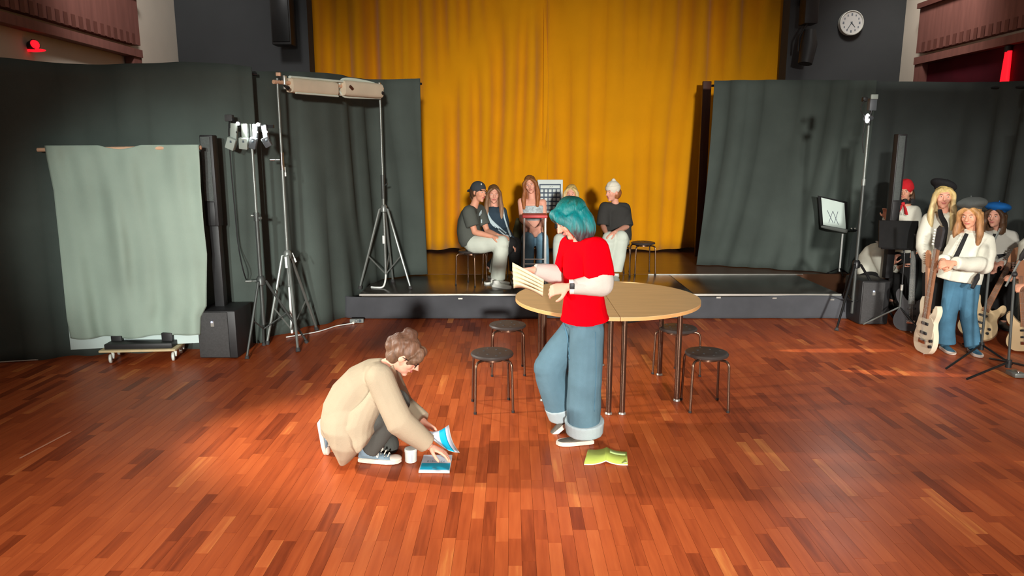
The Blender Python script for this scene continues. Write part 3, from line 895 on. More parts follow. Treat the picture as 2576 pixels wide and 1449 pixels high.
for u, v_ in ((598, 311), (649, 313)):
    q = at(u, v_, YA - .06)
    b = B(); b.sph(q, .0165, n=12); b.obj('bulb', 'led', t)
    b = B(); b.cyl(q + V((.005, .02, .0)), q + V((.005, .07, -.02)), .02, n=10); b.obj('bulb_socket', 'black', t)
q = at(577, 297, YA + .05)
b = B(); b.bbox(q, (.07, .06, .06), .006); b.obj('control_box', 'grille', t)
b = B(); b.tube(spline([at(577, 303, YA + .05), at(576, 340, YA + .08), at(582, 430, YA + .1), at(592, 540, YA + .12), at(600, 620, YA + .12), at(618, 700, YA + .1), gr(640, 800) + V((0, .1, .25)), V((px_ - .12, YA + .15, .02))], 6), .006, 6); b.obj('cable', 'black', t)
b = B(); b.tube([q + V((.03, 0, 0)), V((px_ - .15, YA + .02, zb))], .01, 6); b.obj('arm', 'black_metal', t)

# two tripods carrying a wooden bar with rolled cloths
YBm = 7.12
FB = [gr(750, 885), gr(672, 866), gr(797, 830)]
hb = at(723, 640, YBm); tb = at(717, 197, YBm)
t = thing('tripod_stand', 'grey tripod stand on the parquet carrying one end of the wooden bar', 'stand', V((hb.x, YBm, 0)), 'tripods under the wooden bar')
m1 = at(721, 415, YBm)
b = B(); b.cyl((hb.x, YBm, at(730, 720, YBm).z), (hb.x, YBm, m1.z), .017); b.obj('pole', 'stand_grey', t)
b = B(); b.cyl((hb.x, YBm, m1.z - .02), (hb.x, YBm, tb.z), .013); b.obj('upper_pole', 'stand_grey', t)
b = B(); b.cyl((hb.x, YBm, m1.z - .05), (hb.x, YBm, m1.z + .12), .02); b.obj('collar', 'chrome', t)
b = B(); b.cyl((hb.x, YBm, at(735, 838, YBm).z), (hb.x, YBm, at(730, 722, YBm).z), .012); b.obj('lower_tube', 'white_metal', t)
knob(t, (hb.x, YBm, at(721, 402, YBm).z), (-1, -.2, .0), 'chrome', .012, .11)
knob(t, (hb.x + .03, YBm - .01, m1.z - .02), (0, 0, -1), 'white_metal', .008, .09)
tripod(t, hb, FB, 'stand_grey', .015, brace=.42, low=at(735, 830, YBm).z)
knob(t, hb + V((.06, -.03, .02)), (.4, -.2, -1), 'white_metal', .009, .1)
b = B(); b.cyl(hb + V((0, -.03, -.02)), hb + V((.005, -.035, -.13)), .022); b.obj('grip', 'white_metal', t)
YC = 8.62
hc = at(965, 524, YC); tc_ = at(961, 238, YC)
FC = [gr(905, 727, STZ), gr(1033, 727, STZ), V((hc.x + .02, 9.0, STZ))]
t = thing('tripod_stand', 'grey tripod stand on the platform carrying one end of the wooden bar', 'stand', V((hc.x, YC, STZ)), 'tripods under the wooden bar')
m2 = at(966, 470, YC)
b = B(); b.cyl((hc.x, YC, at(968, 690, YC).z), (hc.x, YC, m2.z), .018); b.obj('pole', 'stand_grey', t)
b = B(); b.cyl((hc.x, YC, m2.z - .02), (hc.x, YC, tc_.z), .013); b.obj('upper_pole', 'stand_grey', t)
b = B(); b.cyl((hc.x, YC, at(966, 500, YC).z), (hc.x, YC, at(966, 440, YC).z), .023); b.obj('collar', 'stand_dark', t)
b = B(); b.cyl((hc.x - .008, YC - .02, at(968, 612, YC).z), (hc.x - .008, YC - .02, at(968, 592, YC).z), .017); b.obj('grip', 'white_metal', t)
knob(t, (hc.x, YC, m2.z), (.8, -.4, .5), 'stand_dark', .01, .08)
tripod(t, hc, FC, 'stand_grey', .016, brace=.42, low=at(967, 690, YC).z)
b = B(); b.tube(spline([(hc.x, YC, at(968, 688, YC).z), (hc.x - .005, YC - .02, at(966, 705, YC).z), (hc.x - .03, YC - .05, STZ + .02), (hc.x - .1, YC - .06, STZ + .012), (hc.x - .18, YC - .02, STZ + .01)], 5), .011, 8); b.obj('cable_end', 'white_metal', t)

# the wooden bar with two rolls
e0, e1 = at(688, 206, YBm - .04), at(958, 223, YC - .04)
t = thing('wooden_bar', 'pale wooden bar across two tripods with canvas rolled round it in two bundles', 'bar', lerp(e0, e1, .5))
b = B(); b.cyl(e0 - (e1 - e0) * .0, e1 + (e1 - e0) * .02, .02); b.obj('bar', 'wood_pale', t)
dv = (e1 - e0).normalized()
def on(u):   # point on the bar under a picture column, by its share of the length
    lo, hi = 0.0, 1.1
    for _ in range(30):
        m_ = (lo + hi) / 2; q = lerp(e0, e1, m_)
        d = q.y * math.cos(PIT) + (CH - q.z) * math.sin(PIT)
        if 1288 + CF * q.x / d < u: lo = m_
        else: hi = m_
    return lerp(e0, e1, lo)
upz = V((0, 0, 1)); sd = dv.cross(upz).normalized()
def roll(u0, u1, dz0, dz1, hz, hy, r_):
    q, r = on(u0), on(u1)
    L = []
    for k in np.linspace(0, 1, 9):
        c = lerp(q, r, k) + upz * (dz0 + (dz1 - dz0) * k) - sd * -.0
        s_ = 1 - (.06 if k in (0, 1) else 0)
        L.append((c, upz * hz * s_, sd * hy * s_))
    b = B()
    R_ = []
    for c, a, d in L:
        R_.append([c + a * math.copysign(abs(math.cos(x)) ** .55, math.cos(x)) + d * math.copysign(abs(math.sin(x)) ** .55, math.sin(x)) for x in np.linspace(0, 2 * PI, 24, endpoint=False)])
    b.rings(R_)
    return b.obj('cloth_roll', 'muslin_roll', t)
ra = roll(728, 842, -.022, -.035, .072, .055, 0)
rb = roll(858, 953, -.02, -.03, .084, .07, 0)
q, r = on(726), on(860)
b = B(); b.tube([q + upz * .055 - sd * -.02, lerp(q, r, .5) + upz * .05 - sd * -.02, r + upz * .045 - sd * -.02], .022, 10, sq=.6); b.obj('cloth_edge', 'muslin_edge', ra)
q, r = on(735), on(842)
b = B(); b.tube([q - upz * .095 - sd * -.04, r - upz * .11 - sd * -.04], .009, 8); b.obj('cloth_hem', 'muslin_edge', ra)
b = B(); b.tube(spline([on(852) - upz * .02, on(858) + upz * .05, on(872) + upz * .075, on(905) + upz * .07, on(940) + upz * .045, on(955) + upz * .0], 5), .02, 10, sq=.7); b.obj('cloth_edge', 'muslin_edge', rb)
b = B(); b.tube(spline([on(853) - upz * .05, on(862) - upz * .1, on(880) - upz * .113, on(956) - upz * .11], 5), .011, 10); b.obj('cloth_hem', 'muslin_edge', rb)
b = B()
b.tube([on(866) + upz * .0 - sd * -.075, on(872) - upz * .03 - sd * -.08], .016, 8); b.obj('tie', 'deep_brown', rb)
for u_, nm in ((718, 'clamp'), (956, 'clamp')):
    q = on(u_)
    b = B(); b.bbox(q + V((0, -.01, .0)), (.022, .075, .13), .005); b.obj(nm, 'alu', t)
    b = B(); b.tube([q + V((0, -.05, -.03)), q + V((.05, -.08, -.06))], [.01, .02], 8); b.obj('clamp_screw', 'black', t)
q = on(700)
b = B(); b.bbox(q + V((.0, .02, .075)), (.045, .03, .034), .004); b.obj('clip', 'wood_pale', t)
b = B(); b.tube([q + V((.0, .02, .06)), q + V((.02, .01, .015))], .006, 6); b.obj('clip_arm', 'black', t)

# tall light stand at the musicians
YL = 7.9
hl = at(2154, 664, YL); tl_ = at(2186, 316, YL)
FL = [gr(2105, 830), gr(2147, 808), gr(2262, 800)]
FL = [gr(2104, 832), V((hl.x + .02, 8.3, 0)), V((hl.x + .5, 7.86, 0))]
t = thing('light_stand', 'tall black tripod light stand with one lit lamp beside the music stands', 'light stand', V((hl.x, YL, 0)))
m3 = at(2177, 455, YL)
b = B(); b.cyl((hl.x, YL, .12), (hl.x, YL, m3.z), .017); b.obj('pole', 'stand_dark', t)
b = B(); b.cyl((hl.x, YL, m3.z - .03), (hl.x, YL, tl_.z), .013); b.obj('upper_pole', 'stand_grey', t)
b = B(); b.cyl((hl.x, YL, m3.z - .05), (hl.x, YL, m3.z + .02), .022); b.obj('collar', 'stand_grey', t)
tripod(t, hl, FL, 'black_metal', .014, brace=.5, low=.25)
q = at(2183, 297, YL - .02)
b = B(); b.tube([q + V((-.035, -.03, 0)), q + V((.0, -.01, 0)), q + V((.05, .03, 0))], [.034, .036, .028], 14); hd = b.obj('lamp_head', 'led_dark', t)
b = B(); b.sph(q + V((-.02, -.035, -.005)), (.024, .02, .05), n=14); b.obj('bulb', 'led', hd)
q2 = at(2194, 258, YL)
b = B(); b.bbox(q2 + V((.01, .02, -.02)), (.075, .07, .13), .006); hd2 = b.obj('lamp_head', 'led_dark', t)
b = B(); b.bbox(at(2196, 244, YL) + V((0, -.03, 0)), (.075, .02, .05), .004); b.obj('barn_door', 'led_body', hd2)
b = B(); b.bbox(at(2175, 250, YL), (.05, .05, .05), .01); b.obj('knob_box', 'black', t)
b = B(); b.cyl((hl.x, YL, tl_.z), (hl.x + .02, YL, q2.z), .012); b.obj('stem', 'black_metal', t)
b = B(); b.tube(spline([at(2176, 250, YL - .05), at(2165, 275, YL - .05), at(2176, 300, YL - .04), at(2170, 350, YL - .03), at(2172, 385, YL - .02)], 5), .005, 6); b.obj('cable', 'black', t)

# ------------------------------------------------------------------ music stands
YM = 9.5
f = gr(2111, 692, STZ)
t = thing('music_stand', 'music stand on the stage holding a white sheet with two crosses', 'music stand', V((f.x, f.y, STZ)))
YM = f.y
c0, c1, c2, c3 = at(2066, 497, YM), at(2124, 511, YM), at(2128, 576, YM), at(2071, 566, YM)
b = B(); b.cyl((f.x, YM, STZ + .05), (f.x, YM, at(2116, 588, YM).z), .012); b.obj('pole', 'white_metal', t)
tilt = V((0, .05, 0))
ledge0, ledge1 = at(2066, 570, YM - .02), at(2130, 582, YM - .02)
b = B(); b.tube([ledge0, lerp(ledge0, ledge1, .2), ledge1], [.012, .02, .028], 8); b.obj('ledge', 'strip_grey', t)
b = B(); b.tube([ledge1, at(2156, 579, YM)], .008, 8); b.obj('arm', 'black_metal', t)
for u_ in (2142, 2151):
    b = B(); b.sph(at(u_, 575, YM - .03), .014); b.obj('knob', 'alu', t)
dk = [at(2058, 492, YM + .03), at(2132, 508, YM + .03), at(2132, 584, YM + .02), at(2064, 572, YM + .02)]
b = B(); b.faces(dk + [p + V((0, .012, 0)) for p in dk], [(0, 1, 2, 3), (7, 6, 5, 4), (0, 4, 5, 1), (1, 5, 6, 2), (2, 6, 7, 3), (3, 7, 4, 0)]); b.obj('desk', 'black_metal', t, False)
for a_ in (.4, 2.5, 4.6):
    b = B(); b.tube([(f.x, YM, STZ + .1), (f.x + .16 * math.cos(a_), YM + .16 * math.sin(a_), STZ + .008)], .007, 6); b.obj('leg', 'black_metal', t)
sh = thing('sheet', 'white sheet with two thin crosses standing on the music stand', 'paper', lerp(c3, c2, .5))
P4 = [p + V((0, -.0, 0)) for p in (c0, c1, c2, c3)]
b = B(); b.faces(P4 + [p + V((0, .004, 0)) for p in P4], [(0, 1, 2, 3), (7, 6, 5, 4), (0, 4, 5, 1), (1, 5, 6, 2), (2, 6, 7, 3), (3, 7, 4, 0)]); b.obj('page', 'paper', sh, False)
for a_, c_ in (((2081, 529), (2096, 561)), ((2095, 531), (2085, 560)), ((2095, 531), (2109, 565)), ((2108, 532), (2099, 561))):
    b = B(); b.tube([at(*a_, YM - .004), at(*c_, YM - .004)], .0035, 6); b.obj('pen_stroke', 'ink', sh)

YK = 7.55
f = gr(2234, 822)
t = thing('music_stand', 'black music stand with a wide solid desk in front of the seated musician', 'music stand', V((f.x, YK, 0)))
d0 = [at(2212, 555, YK + .06), at(2311, 557, YK + .06), at(2309, 627, YK - .02), at(2211, 623, YK - .02)]
b = B(); b.faces(d0 + [p + V((0, .014, .004)) for p in d0], [(0, 1, 2, 3), (7, 6, 5, 4), (0, 4, 5, 1), (1, 5, 6, 2), (2, 6, 7, 3), (3, 7, 4, 0)]); b.obj('desk', 'black_metal', t, False)
b = B(); b.tube([d0[3] + V((0, -.05, 0)), d0[2] + V((0, -.05, 0))], .01, 6); b.obj('lip', 'black_metal', t)
pt = at(2269, 612, YK + .05)
b = B(); b.cyl((f.x, YK, .12), (f.x, YK, at(2240, 720, YK).z), .013); b.obj('pole', 'stand_dark', t)
b = B(); b.tube([(f.x, YK, at(2240, 722, YK).z), (f.x, YK + .01, at(2260, 640, YK).z), pt], .009, 8); b.obj('upper_pole', 'black_metal', t)
b = B(); b.cyl((f.x, YK, at(2240, 730, YK).z), (f.x, YK, at(2240, 716, YK).z), .016); b.obj('collar', 'alu', t)
b = B(); b.tube([at(2252, 606, YK + .02), at(2266, 618, YK + .0), at(2282, 606, YK + .02)], .008, 6); b.obj('bracket', 'stand_grey', t)
for p_, m_ in ((gr(2172, 818), 'stand_grey'), (V((f.x + .3, YK + .25, 0)), 'black_metal'), (V((f.x + .1, YK - .4, 0)), 'black_metal')):
    b = B(); b.tube([(f.x, YK, at(2234, 772, YK).z), V((p_.x, p_.y, .012))], .009, 8); b.obj('leg', m_, t)

# ------------------------------------------------------------------ power strip and cables
q = gr(898, 812)
t = thing('power_strip', 'grey power strip lying at the foot of the platform skirt', 'power strip', q)
rz = Matrix.Rotation(.05, 3, 'Z')
b = B(); b.bbox(q + V((0, 0, .025)), (.155, .05, .045), .006, rz); b.obj('housing', 'strip_grey', t)
for k in (-.04, 0, .04):
    b = B(); b.lathe([(.001, .0), (.017, .0), (.017, .002), (.013, .002), (.012, -.004), (.001, -.004)], q + V((k, -.024, .028)), 16, (V((1, 0, 0)), V((0, 0, 1)), V((0, -1, 0)))); b.obj('socket', 'ink_d', t)
b = B(); b.cyl(q + V((-.03, -.03, .02)), q + V((-.03, -.06, .012)), .014); b.obj('plug', 'white', t)
b = B(); b.tube(spline([q + V((-.03, -.06, .01)), gr(868, 818) + V((0, 0, .008)), gr(845, 822) + V((0, 0, .008)), gr(820, 830) + V((0, 0, .008)), gr(790, 838) + V((0, 0, .008)), gr(720, 850) + V((0, 0, .008))], 6), .006, 6)
tag(b.obj('cable', 'white_metal', None), 'thin pale cable trailing from the power strip towards the tripod', 'cable')
b = B(); b.tube([gr(0, 918) + V((-.3, 0, .008)), gr(97, 907) + V((0, 0, .008))], .007, 6)
tag(b.obj('floor_cable', 'alu', None), 'thin shiny cable along the foot of the long black drape', 'cable')
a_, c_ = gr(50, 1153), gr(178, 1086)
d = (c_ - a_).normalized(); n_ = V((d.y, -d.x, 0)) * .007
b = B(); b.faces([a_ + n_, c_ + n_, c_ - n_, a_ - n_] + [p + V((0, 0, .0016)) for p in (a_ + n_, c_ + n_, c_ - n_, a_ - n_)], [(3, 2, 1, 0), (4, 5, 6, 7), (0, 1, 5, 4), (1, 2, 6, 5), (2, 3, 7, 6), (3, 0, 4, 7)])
tag(b.obj('floor_marking', 'marking', None, False), 'thin pale strip on the bare parquet below the trolley', 'marking')  # thin pale strip laid flat on the parquet

# ------------------------------------------------------------------ books, booklet, cup
def flat_book(name, label, corners, th, base):
    pass
p = [gr(1053, 1190), gr(1131, 1191), gr(1138, 1150), gr(1066, 1150)]
t = thing('book', 'flat book with a lilac cover and cyan band under the crouching person\'s hand', 'book', gr(1094, 1172))
TH = .014
def quad(b, c4, z0, z1):
    lo = [V((c.x, c.y, z0)) for c in c4]; hi = [V((c.x, c.y, z1)) for c in c4]
    b.faces(lo + hi, [(3, 2, 1, 0), (4, 5, 6, 7), (0, 1, 5, 4), (1, 2, 6, 5), (2, 3, 7, 6), (3, 0, 4, 7)])
b = B(); quad(b, p, .001, TH); b.obj('page_block', 'white', t, False)
def sub(c4, a0, a1, b0, b1):
    f_ = lambda s_, k: lerp(lerp(c4[0], c4[1], s_), lerp(c4[3], c4[2], s_), k)
    return [f_(a0, b0), f_(a1, b0), f_(a1, b1), f_(a0, b1)]
b = B(); quad(b, sub(p, .01, .99, .03, 1), TH, TH + .0015); b.obj('cover', 'lilac', t, False)
b = B(); quad(b, sub(p, .03, .985, .07, .46), TH + .001, TH + .0025); b.obj('cyan_band', 'cyan', t, False)
def letters(c4, text, s0, s1, k0, k1, z, m, par):
    """simple stroke capitals laid flat"""
    G = {'D': [[(0, 0), (0, 1), (.6, .9), (.8, .5), (.6, .1), (0, 0)]], 'I': [[(.4, 0), (.4, 1)]], 'E': [[(.8, 0), (0, 0), (0, 1), (.8, 1)], [(0, .5), (.6, .5)]], 'N': [[(0, 0), (0, 1), (.8, 0), (.8, 1)]],
         'A': [[(0, 0), (.4, 1), (.8, 0)], [(.15, .4), (.65, .4)]], 'T': [[(.4, 0), (.4, 1)], [(0, 1), (.8, 1)]], 'C': [[(.8, .85), (.4, 1), (0, .5), (.4, 0), (.8, .15)]]}
    n = len(text)
    for i, ch in enumerate(text):
        b = B(); a = s0 + (s1 - s0) * i / n; wd_ = (s1 - s0) / n * .62
        for line in G.get(ch, ()):
            pts = []
            for x, y in line:
                q = sub(c4, a + wd_ * x, 1, k0 + (k1 - k0) * y, 1)[0]
                pts.append(V((q.x, q.y, z)))
            b.tube(pts, .0011, 5)
        b.obj('letter', m, par)
letters(p, 'DIDATICA', .2, .82, .52, .62, TH + .002, 'ink', t)
b = B(); b.tube([sub(p, .42, 1, .14, 1)[0] + V((0, 0, TH + .0025)), sub(p, .56, 1, .14, 1)[0] + V((0, 0, TH + .0025))], .0016, 5); b.obj('imprint', 'ink', t)

# open green booklet lying face down
gl = [(1469, 1169), (1479, 1133)]; gm = [(1524, 1161), (1526, 1128)]; gR = [(1579, 1170), (1577, 1139)]
c = gr(1524, 1152)
t = thing('booklet', 'green booklet lying open, face down, on the parquet', 'booklet', c)
def leafgrid(pa, pb, flip, sag):
    """sheet from outer edge pa to spine pb; lifted at the spine"""
    R_ = []
    n = 12
    for k in range(n + 1):
        s_ = k / n
        lo = lerp(gr(*pa[0]), gr(pb[0][0], pb[0][1] + 8), s_); hi = lerp(gr(*pa[1]), gr(pb[1][0], pb[1][1] + 8), s_)
        z = .006 + .024 * s_ ** 2.6 - sag * math.sin(s_ * PI)
        R_.append([lo + V((0, 0, z)), lerp(lo, hi, .5) + V((0, 0, z + .002)), hi + V((0, 0, z))])
    return R_
for pa, nm in ((gl, 0), (gR, 1)):
    R_ = leafgrid(pa, gm, nm, .002)
    b = B()
    vs = [p for r in R_ for p in r]; n = len(R_)
    fs = [(i * 3 + j, i * 3 + j + 1, i * 3 + j + 4, i * 3 + j + 3) for i in range(n - 1) for j in range(2)]
    b.faces(vs, fs); o = thick(b.obj('cover_half', 'green', t), .0025)
    b = B(); vs2 = [p + V((0, -.004, -.004)) for p in vs]; b.faces(vs2, fs); thick(b.obj('page_stack', 'white', t), .004)
    if nm:
        b = B(); vs3 = [q + V((0, 0, .0022)) for r in R_[1:-2] for q in (lerp(r[1], r[2], .35), lerp(r[1], r[2], .82))]
        m_ = len(vs3) // 2
        b.faces(vs3, [(2 * i, 2 * i + 1, 2 * i + 3, 2 * i + 2) for i in range(m_ - 1)]); thick(b.obj('pale_band', 'green_l', t), .001)
        e = R_[0][0]
        b = B(); b.faces([e + V((-.035, .0, .004)), e + V((0, .03, .004)), e + V((.0, -.002, .016))], [(0, 1, 2)]); thick(b.obj('turned_corner', 'white', t), .002)

q = gr(1034, 1160)
t = thing('cup', 'white straight-sided cup on the floor between the sneaker and the book', 'cup', q)
b = B(); b.lathe([(.001, .002), (.034, .0), (.037, .004), (.0375, .07), (.0345, .07), (.033, .008), (.001, .008)], q, 32); b.obj('body', 'white', t)
b = B(); b.lathe([(.0378, .066), (.0395, .068), (.0395, .082), (.037, .086), (.03, .087), (.001, .086)], q, 32); b.obj('lid', 'white', t)
b = B(); b.box(q + V((.012, -.0365, .033)), (.0012, .002, .05)); b.obj('side_seam', 'ink', t, False)

# ------------------------------------------------------------------ people
def unit(v): return V(v).normalized()

def head_part(b, c, f, u, s=1.0):
    """skull, jaw, brow, nose, lips, chin and ears around centre c, looking along f with crown along u"""
    f = unit(f); u = unit(V(u) - f * V(u).dot(f)); l = u.cross(f)
    ax = (l, f, u)
    E = lambda lo, r, n=16: b.sph(c + (l * lo[0] + f * lo[1] + u * lo[2]) * s, tuple(x * s for x in r), ax, n, 10)
    E((0, -.012, .025), (.074, .09, .087), 20)
    E((0, .03, -.012), (.061, .058, .088), 18)
    E((0, .03, -.058), (.05, .052, .05))
    E((0, .066, -.094), (.023, .02, .018))
    E((0, .074, .034), (.046, .016, .012))
    for k in (-1, 1):
        E((k * .036, .058, -.022), (.022, .022, .026))
        E((k * .074, -.004, -.006), (.011, .02, .031))
    b.tube([c + (f * .084 + u * .024) * s, c + (f * .1 - u * .006) * s, c + (f * .112 - u * .02) * s, c + (f * .092 - u * .03) * s], [.008 * s, .011 * s, .015 * s, .01 * s], 10)
    E((0, .082, -.056), (.022, .012, .01))
    return f, u, l

def face_parts(t, c, f, u, s=1.0, brow='brow', smile=True):
    f = unit(f); u = unit(V(u) - f * V(u).dot(f)); l = u.cross(f)
    ax = (l, f, u)
    for k in (-1, 1):
        b = B()
        p = c + (l * k * .03 + f * .0785 + u * .008) * s
        b.sph(p, (.0118 * s, .007 * s, .0052 * s), ax, 12, 8); b.mi = 1
        b.sph(p + f * .0042 * s, (.0056 * s, .004 * s, .0049 * s), ax, 10, 6)
        b.obj('eye', ['eye_white', 'iris'], t)
        b = B()
        b.tube([c + (l * k * .016 + f * .089 + u * .027) * s, c + (l * k * .032 + f * .087 + u * .033) * s, c + (l * k * .047 + f * .078 + u * .027) * s], [.0022 * s, .003 * s, .0015 * s], 6)
        b.obj('eyebrow', brow, t)
    b = B()
    b.tube([c + (l * -.023 + f * .083 - u * .05) * s, c + (l * -.01 + f * .0925 - u * .054) * s, c + (l * .01 + f * .0925 - u * .054) * s, c + (l * .023 + f * .083 - u * .05) * s], [.002 * s, .0065 * s, .0065 * s, .002 * s], 8)
    b.obj('mouth', 'lips', t)

def hand_part(b, w, d, n, thumb=1, curl=.5, s=1.0, fr=.0088, spread=.0):
    """palm from the wrist w along d, palm side facing n; four fingers of unequal length and a thumb from the palm's side"""
    d = unit(d); n = unit(V(n) - d * V(n).dot(d)); a = d.cross(n) * thumb
    L = []
    for k, hw, th in ((0, .026, .02), (.03, .036, .017), (.065, .041, .014), (.092, .039, .011)):
        L.append((w + d * k * s, a * hw * s, n * th * s))
    b.loft(L, 16)
    for i, (o, ln) in enumerate(((.03, .068), (.0105, .077), (-.0095, .071), (-.0285, .055))):
        p = w + (d * (.088 - abs(o) * .12) + a * o) * s
        dd = unit(d + a * o * (4 + 14 * spread))
        pts = [p - d * .012 * s, p]
        ang = 0.0
        for q, fr_ in enumerate((.44, .32, .24)):
            ang += curl * (.55, .8, .55)[q] * (1 + .12 * i)
            pts.append(pts[-1] + (dd * math.cos(ang) + n * math.sin(ang)) * ln * fr_ * s)
        b.limb(pts, [fr * s * x for x in (1.1, 1.08, 1.0, .92, .8)], 10)
    p = w + (d * .022 + a * .028 + n * .004) * s
    q = p + (d * .6 + a * .7 + n * .3).normalized() * .038 * s
    r = q + (d * .85 + a * .25 + n * (.3 + curl * .5)).normalized() * .03 * s
    e = r + (d * .9 + n * (.3 + curl * .6) - a * .05).normalized() * .024 * s
    b.limb([p, q, r, e], [.015 * s, .0115 * s, .0105 * s, .0085 * s], 10)

class Person:
    def __init__(s, label, J, skin='skin', size=1.0, vs=.009, seed=0, name='person'):
        s.J = {k: (V(v) if not isinstance(v, (int, float)) else v) for k, v in J.items()}
        s.g = size; s.vs = vs; s.seed = seed; s.skin = skin
        j = s.J
        j['f'] = unit(j['f']); j['side'] = unit(j['side'])
        low = min(j['aL'].z, j['aR'].z, j['pel'].z) - .09
        base = V((j['pel'].x, j['pel'].y, j.get('z0', STZ)))
        s.t = thing('person', label, 'person', base)
    def spine(s, k):
        j = s.J
        mid = j.get('mid', lerp(j['pel'], j['nk'], .5))
        return lerp(lerp(j['pel'], mid, k), lerp(mid, j['nk'], k), k) if True else None
    def dep(s, k):
        e = .02
        t = (s.spine(min(1, k + e)) - s.spine(max(0, k - e))).normalized()
        sd = s.J['side']; sd = unit(sd - t * sd.dot(t))
        return sd, t.cross(sd)       # lateral, depth
    def ring(s, k, rx, ry, fwd=0.0, lat=0.0):
        sd, dp = s.dep(k)
        return (s.spine(k) + dp * fwd * s.g + sd * lat * s.g, sd * rx * s.g, dp * ry * s.g)
    def body(s, hands=True, curl=(.5, .5), fing=.0088, arms=True, smooth=3):
        j, g = s.J, s.g
        b = B()
        R = [(-.12, .1, .085), (0, .15, .1), (.25, .135, .092), (.5, .13, .09), (.72, .145, .1), (.88, .14, .085), (.97, .075, .06), (1.0, .05, .05)]
        L = []
        for k, rx, ry in R:
            if k < 0:
                sd, dp = s.dep(0); L.append((s.spine(0) + (s.spine(0) - s.spine(.1)).normalized() * .09 * g, sd * rx * g, dp * ry * g))
            else: L.append(s.ring(k, rx, ry))
        b.loft(L, 22)
        u = unit(j['u'] - j['f'] * j['u'].dot(j['f']))
        hb = j['hd'] - u * .055 * g - j['f'] * .02 * g
        b.limb([s.spine(.93), j['nk'], lerp(j['nk'], hb, .5), hb], [.06 * g, .053 * g, .047 * g, .05 * g], 16)
        for q in 'LR':
            sh, e, w = j['s' + q], j['e' + q], j['w' + q]
            b.limb([s.spine(.88), sh], [.06 * g, .05 * g]); b.limb([sh, lerp(sh, e, .4), e, lerp(e, w, .35), w], [.05 * g, .044 * g, .036 * g, .037 * g, .025 * g])
            h, k, a = j['h' + q], j['k' + q], j['a' + q]
            b.limb([h, lerp(h, k, .4), k, lerp(k, a, .35), a], [.085 * g, .076 * g, .052 * g, .054 * g, .036 * g])
            if hands:
                d = j.get('d' + q, w - e); n = j.get('n' + q, V((0, 0, -1)))
                hand_part(b, w, d, n, 1 if q == 'L' else -1, curl[0 if q == 'L' else 1], g, fing)
        head_part(b, j['hd'], j['f'], u, g)
        return vox(b, 'body', s.skin, s.t, s.vs, smooth)
    def face(s, brow='brow'):
        face_parts(s.t, s.J['hd'], s.J['f'], s.J['u'], s.g, brow)
    def top(s, m, rings, sleeve=1.0, sr=(.075, .062, .052), name='shirt', wr=.006, extra=None, both='LR', wf=20, vs=None, cufflen=0, shoulder=.066):
        """rings: (k along the spine, half width, half depth[, forward]); sleeve: share of the arm covered (2 = to the wrist, 1 = to the elbow)"""
        j, g = s.J, s.g
        b = B()
        L = []
        for r in rings:
            k = r[0]
            fw = r[3] if len(r) > 3 else 0
            if k < 0:
                sd, dp = s.dep(0)
                L.append((s.spine(0) + (s.spine(0) - s.spine(.1)).normalized() * (-k) * (j['nk'] - j['pel']).length + dp * fw * g, sd * r[1] * g, dp * r[2] * g))
            else: L.append(s.ring(k, r[1], r[2], fw))
        b.loft(L, 26)
        for q in both:
            sh, e, w = j['s' + q], j['e' + q], j['w' + q]
            if sleeve > 0:
                b.limb([s.spine(.86), sh], [.085 * g, shoulder * g])
                ps = [sh, lerp(sh, e, .5), e, lerp(e, w, .5), lerp(e, w, .97)]
                rs = [shoulder, sr[0], sr[1], (sr[1] + sr[2]) / 2, sr[2]]
                ts = [0, .5, 1, 1.5, 1.97]
                P, Q = [], []
                for p_, r_, t_ in zip(ps, rs, ts):
                    if t_ <= sleeve: P.append(p_); Q.append(r_ * g)
                if sleeve not in ts:
                    i = max(k for k in range(5) if ts[k] <= sleeve)
                    if i < 4:
                        fr = (sleeve - ts[i]) / (ts[i + 1] - ts[i])
                        P.append(lerp(ps[i], ps[i + 1], fr)); Q.append((rs[i] * (1 - fr) + rs[i + 1] * fr) * g)
                b.tube(P, Q, 18)
                if sleeve > 1.2: b.sph(e, sr[1] * g * .98)
        if extra: extra(b)
        return vox(b, name, m, s.t, vs or s.vs * 1.2, 4, wr, wf, s.seed)
    def legs(s, m, r=(.1, .085, .085, .08), waist=(.15, .11), end=1.0, name='trousers', wr=.006, wf=18, up=.12, vs=None):
        j, g = s.J, s.g
        b = B()
        b.loft([s.ring(up, waist[0], waist[1]), s.ring(0, waist[0] * 1.06, waist[1] * 1.08)], 24)
        for q in 'LR':
            h, k, a = j['h' + q], j['k' + q], j['a' + q]
            e = lerp(k, a, end)
            b.limb([s.spine(0.0), h], [r[0] * g, r[0] * g])
            kk = k
            b.tube([h, lerp(h, k, .5)] + [lerp(lerp(lerp(h, k, .85), k, x), lerp(k, lerp(k, e, .15), x), x) for x in (.0, .5, 1)] + [lerp(k, e, .5), e], [r[0] * g, (r[0] + r[1]) / 2 * g, r[1] * g, r[1] * 1.02 * g, r[1] * g, (r[2] + r[1]) / 2 * g, r[3] * g], 18)
            b.sph(k, r[1] * g * .97); b.sph(h, r[0] * g)
        return vox(b, name, m, s.t, vs or s.vs * 1.2, 4, wr, wf, s.seed + 3)
    def shoe(s, q, m='shoe_white', sole='shoe_white', high=False):
        j, g = s.J, s.g
        a, tt = j['a' + q], j['t' + q]
        d = tt - a; d.z = 0; d = unit(d)
        zf = j.get('z0', STZ)
        shoe_obj(s.t, V((a.x, a.y, zf)) - d * .065 * g, d, V((0, 0, 1)), .26 * g, m, sole, high)

